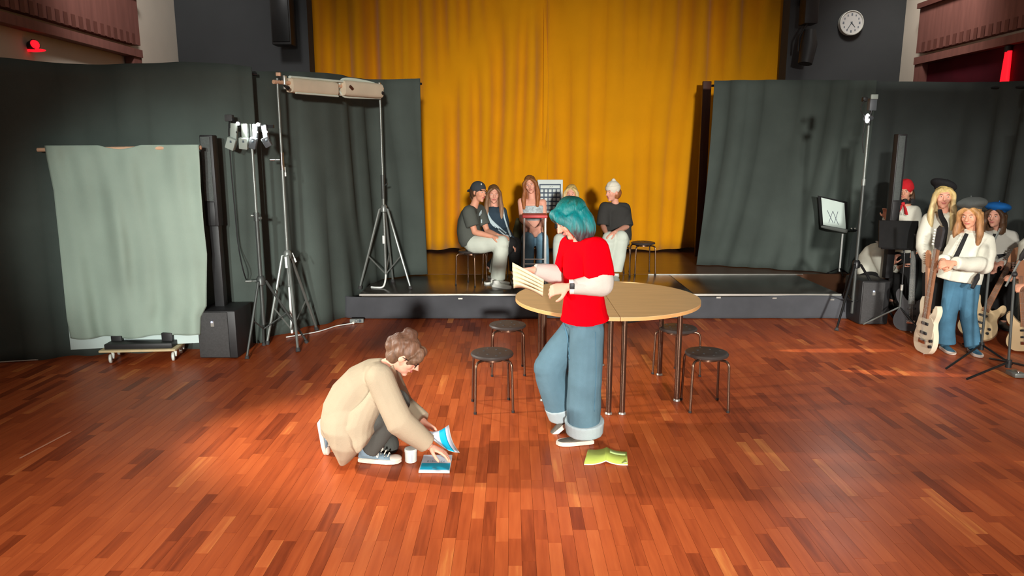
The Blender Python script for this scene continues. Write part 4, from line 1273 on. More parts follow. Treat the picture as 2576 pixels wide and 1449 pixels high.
def shoe_obj(t, heel, d, u, ln, m, sole, high=False, laces=False, cap=False, toebend=0.0):
    """shoe with its heel's lower back at heel, toe along d, top along u"""
    d = unit(d); u = unit(V(u) - d * V(u).dot(d)); l = u.cross(d); s = ln / .26
    P = lambda x, y, z: heel + (d * x + l * y + u * z) * s
    L = [(.004, .028, .06, .034), (.03, .034, .075 if high else .06, .036), (.08, .034, .075 if high else .058, .037), (.13, .037, .052, .03), (.18, .041, .04, .024), (.225, .037, .034, .018), (.25, .022, .028, .01)]
    b = B()
    R_ = []
    for x, hw, zt, _ in L:
        R_.append([P(x, hw * math.cos(a) * (1 if math.sin(a) < .2 else .9), .012 + (zt - .012) * (.5 + .5 * math.sin(a))) for a in np.linspace(0, 2 * PI, 18, endpoint=False)])
    b.rings(R_)
    if high:
        b.tube([P(.05, 0, .04), P(.045, 0, .09), P(.04, 0, .135)], [.043 * s, .04 * s, .042 * s], 16)
    else:
        b.tube([P(.05, 0, .04), P(.045, 0, .085)], [.043 * s, .04 * s], 16)
    o = vox(b, 'shoe', m, t, .005 if high else .007, 3)
    out = [(x, hw + .006) for x, hw, _, _ in L]
    poly = [(x, y) for x, y in out] + [(.262, 0)] + [(x, -y) for x, y in reversed(out)]
    mx = Matrix(((d.x, l.x, u.x, heel.x), (d.y, l.y, u.y, heel.y), (d.z, l.z, u.z, heel.z), (0, 0, 0, 1)))
    b = B(); b.prism([(x * s, y * s) for x, y in poly], mx, .027 * s)
    bmesh.ops.bevel(b.bm, geom=[e for e in b.bm.edges if len(e.link_faces) == 2 and any(len(f.verts) > 4 for f in e.link_faces)], offset=.004 * s, segments=2, affect='EDGES')
    b.obj('sole', sole, o)
    if cap:
        b = B(); b.sph(P(.222, 0, .024), (.042 * s, .04 * s, .019 * s), (d, l, u), 18, 10); b.obj('toe_cap', sole, o)
    if laces:
        for k in range(5):
            x = .185 - k * .02; z = .05 + k * .014
            b = B(); b.tube([P(x, -.024, z - .008), P(x + .004, 0, z + .007), P(x, .024, z - .008)], .0036 * s, 6); b.obj('lace', 'lace', o)
        for sy in (-1, 1):
            b = B(); b.tube(spline([P(.1, sy * .004, .105), P(.115, sy * .03, .11), P(.135, sy * .048, .075), P(.13, sy * .05, .045), P(.12, sy * .046, .07), P(.105, sy * .012, .1)], 5), .0034 * s, 6); b.obj('lace', 'lace', o)
        for k in range(4):
            b = B(); b.sph(P(.17 - k * .022, -.037, .05 + k * .013), .0045 * s, n=8, m=6); b.obj('eyelet', 'alu', o)
    return o

def hair_cap(b, c, f, u, s=1.0, back=.03, grow=1.0, line=.0):
    f = unit(f); u = unit(V(u) - f * V(u).dot(f)); l = u.cross(f)
    b.sph(c + (u * (.034 + line) - f * back) * s, (.084 * s * grow, .1 * s * grow, .097 * s * grow), (l, f, u), 22, 12)
    b.sph(c + (u * -.02 - f * .055) * s, (.07 * s * grow, .055 * s * grow, .08 * s * grow), (l, f, u), 18, 10)
    return f, u, l
def lock(b, pts, r, sq=.45, up=None):
    b.tube(spline(pts, 5), list(np.interp(np.linspace(0, 1, (len(pts) - 1) * 5 + 1), np.linspace(0, 1, len(r)), r)), 12, sq=sq, up=up)

def long_hair(p, m, ln=.38, grow=1.0, fringe=True, front=.02, fall=None, line=0.0, wide=1.0, vs=None):
    c = p.J['hd']; s = p.g
    b = B()
    f, u, l = hair_cap(b, c, p.J['f'], p.J['u'], s, .03, grow, line)
    dn = V((0, 0, -1))
    for k in (-1, 1):
        a0 = c + (u * .09 + f * .045 + l * k * .022) * s
        a1 = c + (u * .035 + f * .045 + l * k * .078 * wide) * s
        a2 = c + (u * -.06 + f * .03 + l * k * .088 * wide) * s
        a3 = a2 + dn * ln * .45 + (f * front + l * k * .012) * s
        a4 = a2 + dn * ln + (f * front * 1.5 + l * k * .0) * s
        lock(b, [a0, a1, a2, a3, a4], [.022 * s, .03 * s, .036 * s, .046 * s, .03 * s], .75, f)
        a1 = c + (u * .03 - f * .03 + l * k * .07) * s
        a2 = c + (u * -.1 - f * .045 + l * k * .06) * s
        lock(b, [a1, a2, a2 + dn * ln * .7], [.035 * s, .045 * s, .04 * s], .6, l)
    return vox(b, 'hair', m, p.t, vs or .0075, 2, .003, 60, p.seed + 5)

BVH = {}
def decal(name, target, poly, m, parent, off=.003, n=14):
    """a print or trim laid on the surface of a garment: picture outline dropped onto the cloth, tiny thickness"""
    DEC.append((name, target, poly, m, parent, off, n))
DEC = []
def settle_decals():
    for name, target, rows, m, parent, off, n in DEC:
        # rows: list of (left, right) picture points, lofted as a ribbon
        if target.name not in BVH:
            me = target.data; mw = V(ORG[target.name])
            BVH[target.name] = BVHTree.FromPolygons([v.co + mw for v in me.vertices], [list(q.vertices) for q in me.polygons])
        tr = BVH[target.name]
        R_ = []
        for i in range(len(rows) - 1):
            for k in range(n if i < len(rows) - 2 else n + 1):
                x = k / n
                a = (rows[i][0][0] * (1 - x) + rows[i + 1][0][0] * x, rows[i][0][1] * (1 - x) + rows[i + 1][0][1] * x)
                c = (rows[i][1][0] * (1 - x) + rows[i + 1][1][0] * x, rows[i][1][1] * (1 - x) + rows[i + 1][1][1] * x)
                row = []
                for q in (0, .33, .67, 1):
                    u, v_ = a[0] * (1 - q) + c[0] * q, a[1] * (1 - q) + c[1] * q
                    d = ray(u, v_).normalized()
                    hit, nn, _, _ = tr.ray_cast(V((0, 0, CH)), d)
                    row.append((hit + nn * off) if hit is not None else None)
                if all(x_ is not None for x_ in row): R_.append(row)
        if len(R_) < 2: continue
        b = B(); vs = [p for r in R_ for p in r]
        fs = []
        for i in range(len(R_) - 1):
            for q in range(3):
                ids = (i * 4 + q, i * 4 + q + 1, i * 4 + q + 5, i * 4 + q + 4)
                if max((vs[ids[x]] - vs[ids[(x + 1) % 4]]).length for x in range(4)) < .08: fs.append(ids)
        b.faces(vs, fs); thick(b.obj(name, m, parent), .002)

# --- the crouching person -------------------------------------------------
Y0 = 4.2
J = dict(z0=0, pel=at(872, 1090, Y0 + .02), mid=at(868, 985, Y0 + .02), nk=at(972, 922, Y0), hd=at(1020, 894, Y0), f=(.76, -.08, -.64), u=(.64, 0, .76), side=(0, 1, 0),
         sR=at(955, 950, Y0 - .17), sL=at(975, 945, Y0 + .17), eR=at(1005, 1062, Y0 - .22), wR=at(1080, 1122, Y0 - .16), eL=at(1008, 1020, Y0 + .24), wL=at(1066, 1062, Y0 + .14),
         hR=at(880, 1085, Y0 - .09), hL=at(885, 1085, Y0 + .11), kR=at(1000, 1012, Y0 - .05), kL=at(975, 1118, Y0 + .18), aR=at(935, 1128, Y0 - .03), aL=at(830, 1085, Y0 + .16),
         tR=at(990, 1155, Y0 - .05), tL=at(822, 1140, Y0 + .16), dR=(.85, -.12, -.35), nR=(-.2, -.1, -1), dL=(.8, -.2, -.45), nL=(.1, -.55, -.8))
P1 = Person('person in cream fleece and blue-grey sneakers crouching over a book on the parquet', J, 'skin', .98, .0055, 1)
P1.body(curl=(.55, .35))
P1.face()
def ex(b):
    # loose hem hanging to the floor behind the front foot, and the cuffs
    b.loft([(at(892, 985, Y0), (.0, .15, 0), (.12, 0, .03)), (at(886, 1030, Y0), (.0, .21, 0), (.19, 0, .03)), (at(884, 1062, Y0 - .01), (0, .225, 0), (.185, 0, .0)), (at(880, 1100, Y0 - .01), (0, .22, 0), (.125, 0, -.02)), (at(876, 1130, Y0 - .01), (0, .18, 0), (.07, 0, -.01)), (at(872, 1152, Y0 - .02), (0, .13, 0), (.035, 0, 0))], 24)
    b.loft([(at(924, 1098, Y0 - .02), (.0, .235, 0), (.045, 0, .045)), (at(922, 1084, Y0 - .02), (.0, .24, 0), (.08, 0, .045)), (at(918, 1066, Y0 - .01), (.0, .24, 0), (.105, 0, .05)), (at(915, 1040, Y0 - .01), (.0, .235, 0), (.15, 0, .05)), (at(930, 1000, Y0), (0, .22, 0), (.17, 0, .08)), (at(955, 948, Y0), (0, .18, 0), (.1, 0, .1))], 24)
P1.top('cream', [(.04, .19, .135, .02), (.14, .2, .165, 0), (.3, .205, .18, -.015), (.5, .2, .165, -.01), (.7, .195, .14), (.86, .165, .105), (.96, .09, .075), (1.0, .07, .062)], 1.93, (.085, .085, .06), 'fleece_top', .004, ex, wf=14, vs=.007, shoulder=.085)
P1.legs('charcoal', (.1, .08, .07, .052), (.14, .11), 1.08, wr=.003, vs=.008)
# shoes
shoe_obj(P1.t, gr(900, 1164) + V((0, .04, 0)), (1, -.12, 0), (0, 0, 1), .272, 'sneaker', 'rubber', True, True, True)
q = gr(828, 1146) + V((0, .03, 0))
shoe_obj(P1.t, q + V((-.068, 0, .225)), (.14, 0, -.99), (.99, 0, .14), .235, 'sneaker', 'rubber', True, True, True)
b = B()
c, f, u = P1.J['hd'], P1.J['f'], P1.J['u']
s = P1.g
f, u, l = hair_cap(b, c, f, u, s, .034, 1.03, .004)
b.sph(c + (u * .112 - f * .05) * s, (.05, .05, .042), n=16)
b.sph(c + (u * .135 - f * .035) * s, (.028, .03, .026), n=14)
b.sph(c + (u * .125 - f * .085) * s, (.03, .03, .026), n=14)
b.sph(c + (u * -.0 - f * .1) * s, (.05, .06, .05), n=14)
for k in (-1, 1):
    lock(b, [c + (u * .1 + f * .05 + l * k * .02) * s, c + (u * .07 + f * .075 + l * k * .05) * s, c + (u * .02 + f * .06 + l * k * .074) * s, c + (u * -.02 + f * .035 + l * k * .08) * s], [.024, .028, .022, .01], .7, f)
vox(b, 'hair', 'hair_bun', P1.t, .006, 2, .007, 55, 9)
b = B()
for k in (-1, 1):
    q = c + (f * .094 + u * .004 + l * k * .031) * s
    b.rings([[q + (l * math.cos(a) * (.022 + .003 * math.cos(w)) + u * math.sin(a) * (.018 + .003 * math.cos(w)) + f * .003 * math.sin(w)) * s for w in np.linspace(0, 2 * PI, 6, endpoint=False)] for a in np.linspace(0, 2 * PI, 20, endpoint=False)], closed=True)
    b.tube([c + (f * .092 + u * .008 + l * k * .053) * s, c + (f * .04 + u * .01 + l * k * .078) * s, c + (f * -.005 + u * .006 + l * k * .082) * s], .0025, 6)
b.tube([c + (f * .098 + u * .01 - l * .01) * s, c + (f * .1 + u * .012) * s, c + (f * .098 + u * .01 + l * .01) * s], .0028, 6)
b.obj('glasses', 'black_metal', P1.t)
b = B(); q = lerp(P1.J['eR'], P1.J['wR'], .97); dd = unit(P1.J['wR'] - P1.J['eR'])
b.tube([q + V((0, .03, .03)), q + V((.02, .045, .055)) + dd * .01], .008, 8); b.obj('zip_pull', 'white', P1.t)
# booklet held in the far hand
t = thing('booklet', 'cyan and lilac booklet held open in the far hand of the crouching person', 'booklet', at(1115, 1095, Y0 + .06))
A = [at(1083, 1082, Y0 + .08), at(1125, 1072, Y0 + .1), at(1158, 1140, Y0 - .03), at(1096, 1108, Y0 - .02)]
def curved(u0, u1, dz):
    R_ = []
    for k in np.linspace(0, 1, 10):
        lo = lerp(at(1080, 1085, Y0 + .06), at(1092, 1106, Y0 - .03), k) ; hi = lerp(at(1129, 1069, Y0 + .1), at(1156, 1139, Y0 - .02), k)
        lo = lo + V((0, 0, 0)); bend = .012 * math.sin(k * PI)
        row = []
        for x in np.linspace(u0, u1, 6):
            row.append(lerp(lo, hi, x) + V((-bend, 0, -bend)) + V((.0, -.02, -.012)) * math.sin(x * PI) + V((0, -dz, dz * .6)))
        R_.append(row)
    bb = B(); n = len(R_[0])
    bb.faces([p for r in R_ for p in r], [(i * n + j2, i * n + j2 + 1, (i + 1) * n + j2 + 1, (i + 1) * n + j2) for i in range(9) for j2 in range(n - 1)])
    return bb
thick(curved(0, 1, 0).obj('pages', 'white', t), .006)
thick(curved(.02, .97, .005).obj('cover', 'lilac', t), .0015)
thick(curved(.52, .82, .008).obj('cyan_band', 'cyan', t), .001)

# --- the person with teal hair ---------------------------------------------
Y1 = 4.56
J = dict(z0=0, pel=at(1472, 815, Y1), nk=at(1462, 606, Y1), hd=at(1436, 552, Y1 - .0), f=(-.8, -.2, -.56), u=(-.5, -.1, .85), side=(.12, -1, 0),
         sL=at(1500, 628, Y1 - .17), sR=at(1436, 622, Y1 + .17), eL=at(1512, 718, Y1 - .22), wL=at(1428, 722, Y1 - .22), eR=at(1425, 695, Y1 + .2), wR=at(1342, 679, Y1 + .12),
         hL=at(1478, 830, Y1 - .09), hR=at(1455, 830, Y1 + .09), kL=at(1470, 960, Y1 - .1), kR=at(1382, 925, Y1 + .08), aL=at(1470, 1082, Y1 - .06), aR=at(1418, 1040, Y1 + .14),
         tL=at(1425, 1100, Y1 - .08), tR=at(1390, 1060, Y1 + .14), dL=(-.95, .1, -.2), nL=(.0, .8, -.55), dR=(-.9, -.1, -.1), nR=(.1, -.6, -.8))
P2 = Person('person with teal hair in a red shirt leafing through papers beside the round table', J, 'skin', .98, .0055, 2)
P2.body(curl=(.75, .5))
P2.face()
sh2 = P2.top('red', [(.055, .215, .165), (.12, .2, .15), (.35, .165, .13), (.6, .168, .128), (.8, .17, .115), (.9, .14, .09), (.965, .08, .065), (1.0, .06, .055)], .78, (.095, .095, .09), 'red_shirt', .006, None, wf=16, vs=.007, shoulder=.085)
for q in 'LR':
    sh, e, w_ = P2.J['s' + q], P2.J['e' + q], P2.J['w' + q]
    b = B()
    b.tube([lerp(sh, e, .45), lerp(sh, e, .8), e], [.07, .082, .076], 18); b.sph(e, .076)
    b.tube([e, lerp(e, w_, .4), lerp(e, w_, .8), lerp(e, w_, .97)], [.074, .066, .05, .042], 18)
    vox(b, 'long_sleeve', 'offwhite', P2.t, .007, 4, .008, 26, 12)
b = B()
sd_, dp_ = P2.dep(0)
if dp_.dot(P2.J['f']) < 0: dp_ = -dp_
b.loft([P2.ring(.12, .185, .135), (P2.spine(.03) + dp_ * .012 - V((0, 0, .0)), sd_ * .175, dp_ * .138 - V((0, 0, .03)))], 24)
vox(b, 'undershirt_hem', 'offwhite', P2.t, .008, 2)
jn = P2.legs('jeans', (.112, .116, .118, .112), (.145, .118), .94, 'jeans', .005, wf=15, vs=.0075, up=.16)
decal('side_seam', jn, [((1497, 835), (1498.5, 835)), ((1499, 930), (1500.5, 930)), ((1494, 1035), (1495.5, 1035))], 'seam', P2.t, .002)
decal('front_crease', jn, [((1416, 812), (1420, 812)), ((1427, 850), (1431, 850)), ((1430, 905), (1434, 905))], 'seam', P2.t, .002)
for q, r in (('L', .134), ('R', .12)):
    k_, a_ = P2.J['k' + q], P2.J['a' + q]
    e0_ = lerp(k_, a_, .72); dn = unit(a_ - k_)
    b = B(); b.tube([lerp(k_, a_, .78), lerp(k_, a_, 1.04)], [r * 1.0, r * .93], 24)
    vox(b, 'turn_up', 'cuff', P2.t, .008, 3, .003, 18, 4)
P2.shoe('L', 'shoe_dark', 'rubber'); 
a_ = P2.J['aR']
shoe_obj(P2.t, a_ + V((.08, 0, -.03)), (-.75, 0, -.66), (-.66, 0, .75), .25, 'shoe_dark', 'rubber')
b = B(); c, f, u = P2.J['hd'], P2.J['f'], P2.J['u']; s = P2.g
f, u, l = hair_cap(b, c, f, u, s, .024, 1.07, .008)
dn = V((0, 0, -1))
for k in (-1, 1):
    lock(b, [c + (u * .1 + f * .05 + l * k * .02) * s, c + (u * .06 + f * .066 + l * k * .06) * s, c + (u * .0 + f * .045 + l * k * .084) * s, c + (u * -.06 + f * .02 + l * k * .086) * s + dn * .03], [.034, .036, .034, .018], .6, f)
    lock(b, [c + (u * .05 + l * k * .074) * s, c + (u * -.04 + l * k * .086) * s + dn * .02, c + (u * -.08 + f * .0 + l * k * .088) * s + dn * .07], [.044, .048, .03], .6, f)
    lock(b, [c + (u * .03 - f * .065 + l * k * .055) * s, c + (u * -.06 - f * .066 + l * k * .07) * s + dn * .03, c + (u * -.08 - f * .045 + l * k * .072) * s + dn * .1], [.052, .056, .04], .7, f)
lock(b, [c + (u * .02 - f * .085) * s, c + (u * -.07 - f * .085) * s, c + (u * -.09 - f * .07) * s + dn * .1], [.055, .062, .045], .8, l)
lock(b, [c + (u * .11 + f * .03) * s, c + (u * .085 + f * .075) * s, c + (u * .055 + f * .09) * s], [.04, .042, .018], .5, l)
vox(b, 'hair', 'teal_hair', P2.t, .0065, 2, .007, 42, 8)
w_, e_ = P2.J['wL'], P2.J['eL']; dd = unit(w_ - e_)
b = B(); b.tube([w_ - dd * .035, w_ - dd * .012], .046, 20); wt = b.obj('watch', 'white', P2.t)
b = B(); b.bbox(w_ - dd * .024 + V((0, -.045, .012)), (.03, .014, .036), .004); b.obj('watch_face', 'black', wt)
# side seam of the jeans is drawn by the outer fold of denim
t = thing('papers', 'cream sheaf of loose papers in the hands of the person with teal hair', 'papers', at(1325, 700, Y1))
PR = [((1290, 662), (1345, 690), (1362, 706)), ((1292, 672), (1350, 712), (1364, 728)), ((1300, 690), (1340, 722), (1362, 734)), ((1286, 690), (1310, 715), (1350, 736))]
for i, (p0_, p1_, p2_) in enumerate(((0, 0, 0),) * 5):
    k = i / 4
    a0 = at(1289 + 3 * k, 660 + 44 * k, Y1 + .1 - .1 * k); a1 = at(1330 - 6 * k, 682 + 36 * k, Y1 - .0 - .05 * k); a2 = at(1368 - 2 * k, 704 + 32 * k, Y1 - .13)
    b0 = a0 + V((.0, .0, -.055)); b1 = a1 + V((.0, .05, -.05 + .01 * i)); b2 = a2 + V((.0, .03, -.035))
    T0, T1 = bez(a0, a1, a2, 10), bez(b0, b1, b2, 10)
    bb = B(); bb.faces([p for q in zip(T0, [lerp(x, y, .5) + V((0, -.012, .004)) for x, y in zip(T0, T1)], T1) for p in q], [(3 * r + c_, 3 * r + c_ + 1, 3 * r + c_ + 4, 3 * r + c_ + 3) for r in range(10) for c_ in range(2)])
    thick(bb.obj('page', 'paper_old', t), .0015)

# --- five people on the stage ----------------------------------------------
def stool_under(u, v, Y, label):
    q = at(u, v, Y)
    dup(STOOL, V((q.x, q.y, STZ)), label, random.uniform(0, 1.5))
def sneakers(p, m='shoe_white', sole='shoe_white'):
    p.shoe('L', m, sole); p.shoe('R', m, sole)

# person with the backward cap
Y = 8.85
J = dict(pel=at(1186, 606, Y), mid=at(1168, 570, Y), nk=at(1192, 520, Y), hd=at(1205, 484, Y - .02), f=(.72, -.68, -.08), u=(.12, 0, 1), side=(.32, .95, 0),
         sR=at(1180, 533, Y - .17), sL=at(1206, 530, Y + .16), eR=at(1194, 584, Y - .22), wR=at(1238, 595, Y - .27), eL=at(1226, 582, Y + .1), wL=at(1252, 592, Y - .1),
         hR=at(1192, 614, Y - .1), hL=at(1194, 612, Y + .1), kR=at(1262, 612, Y - .26), kL=at(1268, 610, Y + .02), aR=at(1252, 696, Y - .2), aL=at(1247, 684, Y + .06),
         tR=at(1284, 716, Y - .3), tL=at(1272, 706, Y - .0), dR=(.9, -.1, -.15), nR=(0, .25, -1), dL=(.9, -.3, -.15), nL=(0, .25, -1))
P = Person('person in a dark backward cap and black T-shirt sitting on a stage stool', J, 'skin_b', 1.0, .0075, 11)
P.body(curl=(.5, .5), fing=.0095); P.face()
sh = P.top('tee_black', [(-.03, .18, .14), (.1, .185, .15), (.35, .185, .14), (.6, .185, .135), (.8, .18, .115), (.9, .14, .09), (.965, .085, .07), (1.0, .062, .056)], .7, (.078, .075, .06), 't_shirt', .007, wf=16, shoulder=.08)
P.legs('pale_trouser', (.115, .098, .085, .092), (.15, .12), 1.05, wr=.008)
sneakers(P)
c, f, u = P.J['hd'], unit(P.J['f']), unit(P.J['u']); u = unit(u - f * u.dot(f)); l = u.cross(f)
b = B(); b.sph(c + u * .05 - f * .022, (.09, .1, .088), (l, f, u), 24, 14)
cp = vox(b, 'cap', 'cap', P.t, .006, 2)
b = B(); b.loft([(c + u * .03 - f * .09, l * .07, u * .008), (c + u * .012 - f * .13, l * .075, u * .008), (c - u * .01 - f * .165, l * .05, u * .006)], 18); b.obj('brim', 'cap', cp)
b = B(); b.tube([c + u * .032 + f * .07 + l * .052, c + u * .03 + f * .084, c + u * .032 + f * .07 - l * .052], .008, 8); b.obj('strap', 'black_cloth', cp)
b = B(); b.sph(c + u * .105 + f * .055 - l * .03, (.008, .01, .012)); b.obj('label_tag', 'white', cp)
b = B(); f_, u_, l_ = hair_cap(b, c - f * .006, f, u, 1, .04, .99, -.02)
for k in (-1, 1): lock(b, [c + l * k * .074 + f * .03 + u * .03, c + l * k * .078 + f * .025 - u * .01, c + l * k * .074 + f * .015 - u * .035], [.012, .012, .006], .6, f)
lock(b, [c - f * .09 - u * .02, c - f * .105 - u * .07, c - f * .09 - u * .12], [.05, .04, .02], .7, l)
vox(b, 'hair', 'hair_dk', P.t, .007, 2, .003, 55, 4)
decal('shirt_print', sh, [((1209, 530), (1212, 528)), ((1205, 538), (1213, 536)), ((1204, 544), (1209, 542))], 'stripe', P.t)
decal('shirt_print', sh, [((1201, 553), (1213, 552)), ((1202, 562), (1213, 561))], 'stripe', P.t)
stool_under(1186, 690, Y, 'stage stool carrying the person in the backward cap')

# person in the striped track top
Y = 9.3
J = dict(pel=at(1244, 604, Y), mid=at(1240, 570, Y - .06), nk=at(1243, 521, Y), hd=at(1242, 489, Y - .03), f=(.1, -.98, -.1), u=(.02, 0, 1), side=(.98, .15, 0),
         sL=at(1264, 532, Y), sR=at(1220, 534, Y), eR=at(1236, 580, Y - .16), wR=at(1280, 602, Y - .4), eL=at(1272, 580, Y - .1), wL=at(1288, 604, Y - .36),
         hR=at(1236, 612, Y - .05), hL=at(1256, 611, Y - .05), kR=at(1286, 612, Y - .42), kL=at(1296, 612, Y - .3), aR=at(1232, 672, Y - .3), aL=at(1292, 684, Y - .3),
         tR=at(1224, 690, Y - .48), tL=at(1296, 700, Y - .5), dR=(.55, -.4, -.6), nR=(-.4, -.1, -.8), dL=(.4, -.3, -.85), nL=(-.6, .0, -.4))
P = Person('person with long straight brown hair in a navy track top with pale sleeve stripes', J, 'skin', .97, .0075, 12)
P.body(curl=(.3, .3), fing=.0095); P.face()
sh = P.top('navy', [(-.02, .165, .13), (.15, .17, .135), (.4, .165, .13), (.65, .165, .12), (.82, .165, .105), (.92, .11, .08), (.97, .075, .068), (1.0, .065, .06)], 1.94, (.068, .06, .045), 'track_top', .006, wf=18)
P.legs('black_cloth', (.105, .088, .07, .06), (.14, .115), .98, wr=.005)
sneakers(P, 'shoe_dark')
long_hair(P, 'hair_long', .3, 1.0)
decal('sleeve_stripe', sh, [((1222, 522), (1226, 521)), ((1222, 540), (1230, 540)), ((1229, 556), (1237, 552)), ((1239, 568), (1247, 562)), ((1256, 582), (1262, 575)), ((1276, 598), (1282, 592))], 'stripe', P.t)
decal('sleeve_stripe', sh, [((1264, 528), (1267, 526)), ((1267, 548), (1270, 546)), ((1275, 574), (1278, 571)), ((1283, 596), (1287, 594))], 'stripe', P.t)
stool_under(1246, 690, Y, 'stage stool under the person in the striped track top')

# person in the floral strapless top
Y = 9.55
J = dict(pel=at(1342, 594, Y), mid=at(1340, 560, Y - .03), nk=at(1339, 500, Y), hd=at(1334, 465, Y - .03), f=(-.12, -.98, -.1), u=(-.2, 0, 1), side=(1, -.08, 0),
         sL=at(1366, 510, Y), sR=at(1311, 507, Y), eR=at(1313, 553, Y - .06), wR=at(1336, 572, Y - .42), eL=at(1370, 555, Y - .06), wL=at(1357, 572, Y - .42),
         hR=at(1329, 602, Y - .04), hL=at(1356, 602, Y - .04), kR=at(1330, 600, Y - .44), kL=at(1364, 600, Y - .44), aR=at(1325, 682, Y - .4), aL=at(1366, 682, Y - .4),
         tR=at(1322, 696, Y - .58), tL=at(1370, 696, Y - .58), dR=(.45, -.4, -.5), nR=(.5, .3, -.8), dL=(-.5, -.35, -.5), nL=(-.5, .3, -.8))
P = Person('person with long chestnut hair in a strapless floral top behind the tall white stool', J, 'skin', .97, .0075, 13)
P.body(curl=(.6, .6), fing=.0095); P.face()
P.top('floral', [(.5, .143, .104), (.6, .15, .112), (.72, .158, .124), (.85, .158, .112)], 0, name='strapless_top', wr=.003)
P.legs('jeans_b', (.105, .085, .085, .085), (.142, .115), .98, 'jeans', .006)
sneakers(P)
long_hair(P, 'hair_ch', .24, 1.02)
stool_under(1343, 690, Y, 'stage stool under the person in the floral top')
q = at(1306, 600, Y + .05)
t = thing('jacket', 'olive jacket hanging from the stool of the person in the floral top', 'jacket', V((q.x, q.y, STZ)))
b = B(); b.loft([(at(1306, 548, Y + .08), V((.04, 0, 0)), V((0, .04, 0))), (at(1304, 580, Y + .08), V((.07, 0, 0)), V((0, .06, 0))), (at(1306, 620, Y + .08), V((.08, 0, 0)), V((0, .06, 0))), (at(1308, 655, Y + .08), V((.07, 0, 0)), V((0, .05, 0))), (V((q.x, Y + .08, STZ + .01)), V((.06, 0, 0)), V((0, .05, 0)))], 18)
b.limb([at(1302, 560, Y + .04), at(1297, 600, Y), at(1300, 640, Y)], [.035, .035, .03])
vox(b, 'cloth', 'olive', t, .009, 4, .01, 22, 5)

# fair-haired person behind the teal-haired one
Y = 9.6
J = dict(pel=at(1432, 608, Y), nk=at(1436, 522, Y), hd=at(1437, 488, Y - .02), f=(-.2, -.97, -.12), u=(0, 0, 1), side=(1, -.1, 0),
         sL=at(1462, 535, Y), sR=at(1410, 535, Y), eR=at(1406, 580, Y - .08), wR=at(1412, 596, Y - .34), eL=at(1466, 580, Y - .08), wL=at(1450, 598, Y - .34),
         hR=at(1420, 612, Y - .04), hL=at(1446, 612, Y - .04), kR=at(1407, 602, Y - .42), kL=at(1452, 602, Y - .42), aR=at(1408, 682, Y - .4), aL=at(1450, 682, Y - .4),
         tR=at(1405, 696, Y - .58), tL=at(1452, 696, Y - .58))
P = Person('fair-haired person sitting on the stage, mostly hidden behind the teal-haired person', J, 'skin', .97, .009, 14)
P.body(curl=(.4, .4), fing=.0105); P.face()
P.top('tee_black2', [(-.02, .16, .125), (.3, .16, .125), (.6, .16, .12), (.82, .16, .1), (.92, .11, .08), (1.0, .062, .058)], .9, (.07, .066, .05), 'shirt')
P.legs('pale_trouser', (.105, .09, .085, .085), (.142, .115), .98)
sneakers(P)
long_hair(P, 'hair_bl', .12, 1.0)
stool_under(1434, 690, Y, 'stage stool hidden behind the teal-haired person')

# person in the cream beanie
Y = 9.55
J = dict(pel=at(1552, 600, Y), mid=at(1554, 555, Y), nk=at(1548, 514, Y - .02), hd=at(1541, 484, Y - .06), f=(-.8, -.58, -.1), u=(-.08, 0, 1), side=(.93, -.3, 0),
         sL=at(1571, 524, Y), sR=at(1523, 522, Y - .03), eR=at(1517, 568, Y - .08), wR=at(1526, 588, Y - .42), eL=at(1577, 570, Y - .08), wL=at(1547, 584, Y - .44),
         hR=at(1540, 606, Y - .04), hL=at(1562, 606, Y - .04), kR=at(1533, 600, Y - .42), kL=at(1562, 598, Y - .42), aR=at(1524, 680, Y - .36), aL=at(1550, 678, Y - .4),
         tR=at(1518, 694, Y - .54), tL=at(1550, 694, Y - .6), dR=(.2, -.5, -.45), nR=(.5, .2, -.8), dL=(-.8, -.25, -.25), nL=(-.2, .1, -1))
P = Person('person in a cream knitted beanie and loose black T-shirt sitting with hands joined', J, 'skin', 1.0, .0075, 15)
P.body(curl=(.5, .5), fing=.0095); P.face()
P.top('tee_black2', [(-.03, .19, .14), (.1, .195, .145), (.35, .19, .135), (.6, .19, .13), (.8, .185, .115), (.9, .145, .09), (.965, .085, .07), (1.0, .06, .055)], .98, (.085, .09, .06), 't_shirt', .008, wf=16, shoulder=.08)
P.legs('pale_trouser', (.115, .098, .09, .088), (.15, .12), 1.05, wr=.007)
sneakers(P)
c, f, u = P.J['hd'], unit(P.J['f']), unit(P.J['u']); u = unit(u - f * u.dot(f)); l = u.cross(f)
b = B(); b.sph(c + u * .055 - f * .014, (.09, .103, .1), (l, f, u), 24, 14); b.sph(c + u * .15 - f * .03, (.03, .03, .03), (l, f, u))
bn = vox(b, 'beanie', 'beanie_w', P.t, .0065, 3, .003, 70, 2)
b = B()
b.rings([[c + u * (.038 + z) - f * .014 + (l * math.cos(a) * .092 + f * math.sin(a) * .105) * w for a in np.linspace(0, 2 * PI, 28, endpoint=False)] for z, w in ((0, .94), (.0, .99), (.022, 1.025), (.045, 1.0), (.047, .93))])
b.obj('folded_brim', 'beanie_w', bn)
b = B(); hair_cap(b, c, f, u, 1, .045, .93, -.05)
vox(b, 'hair', 'hair_ch', P.t, .008, 2, .003, 50, 3)
stool_under(1551, 690, Y, 'stage stool under the person in the cream beanie')

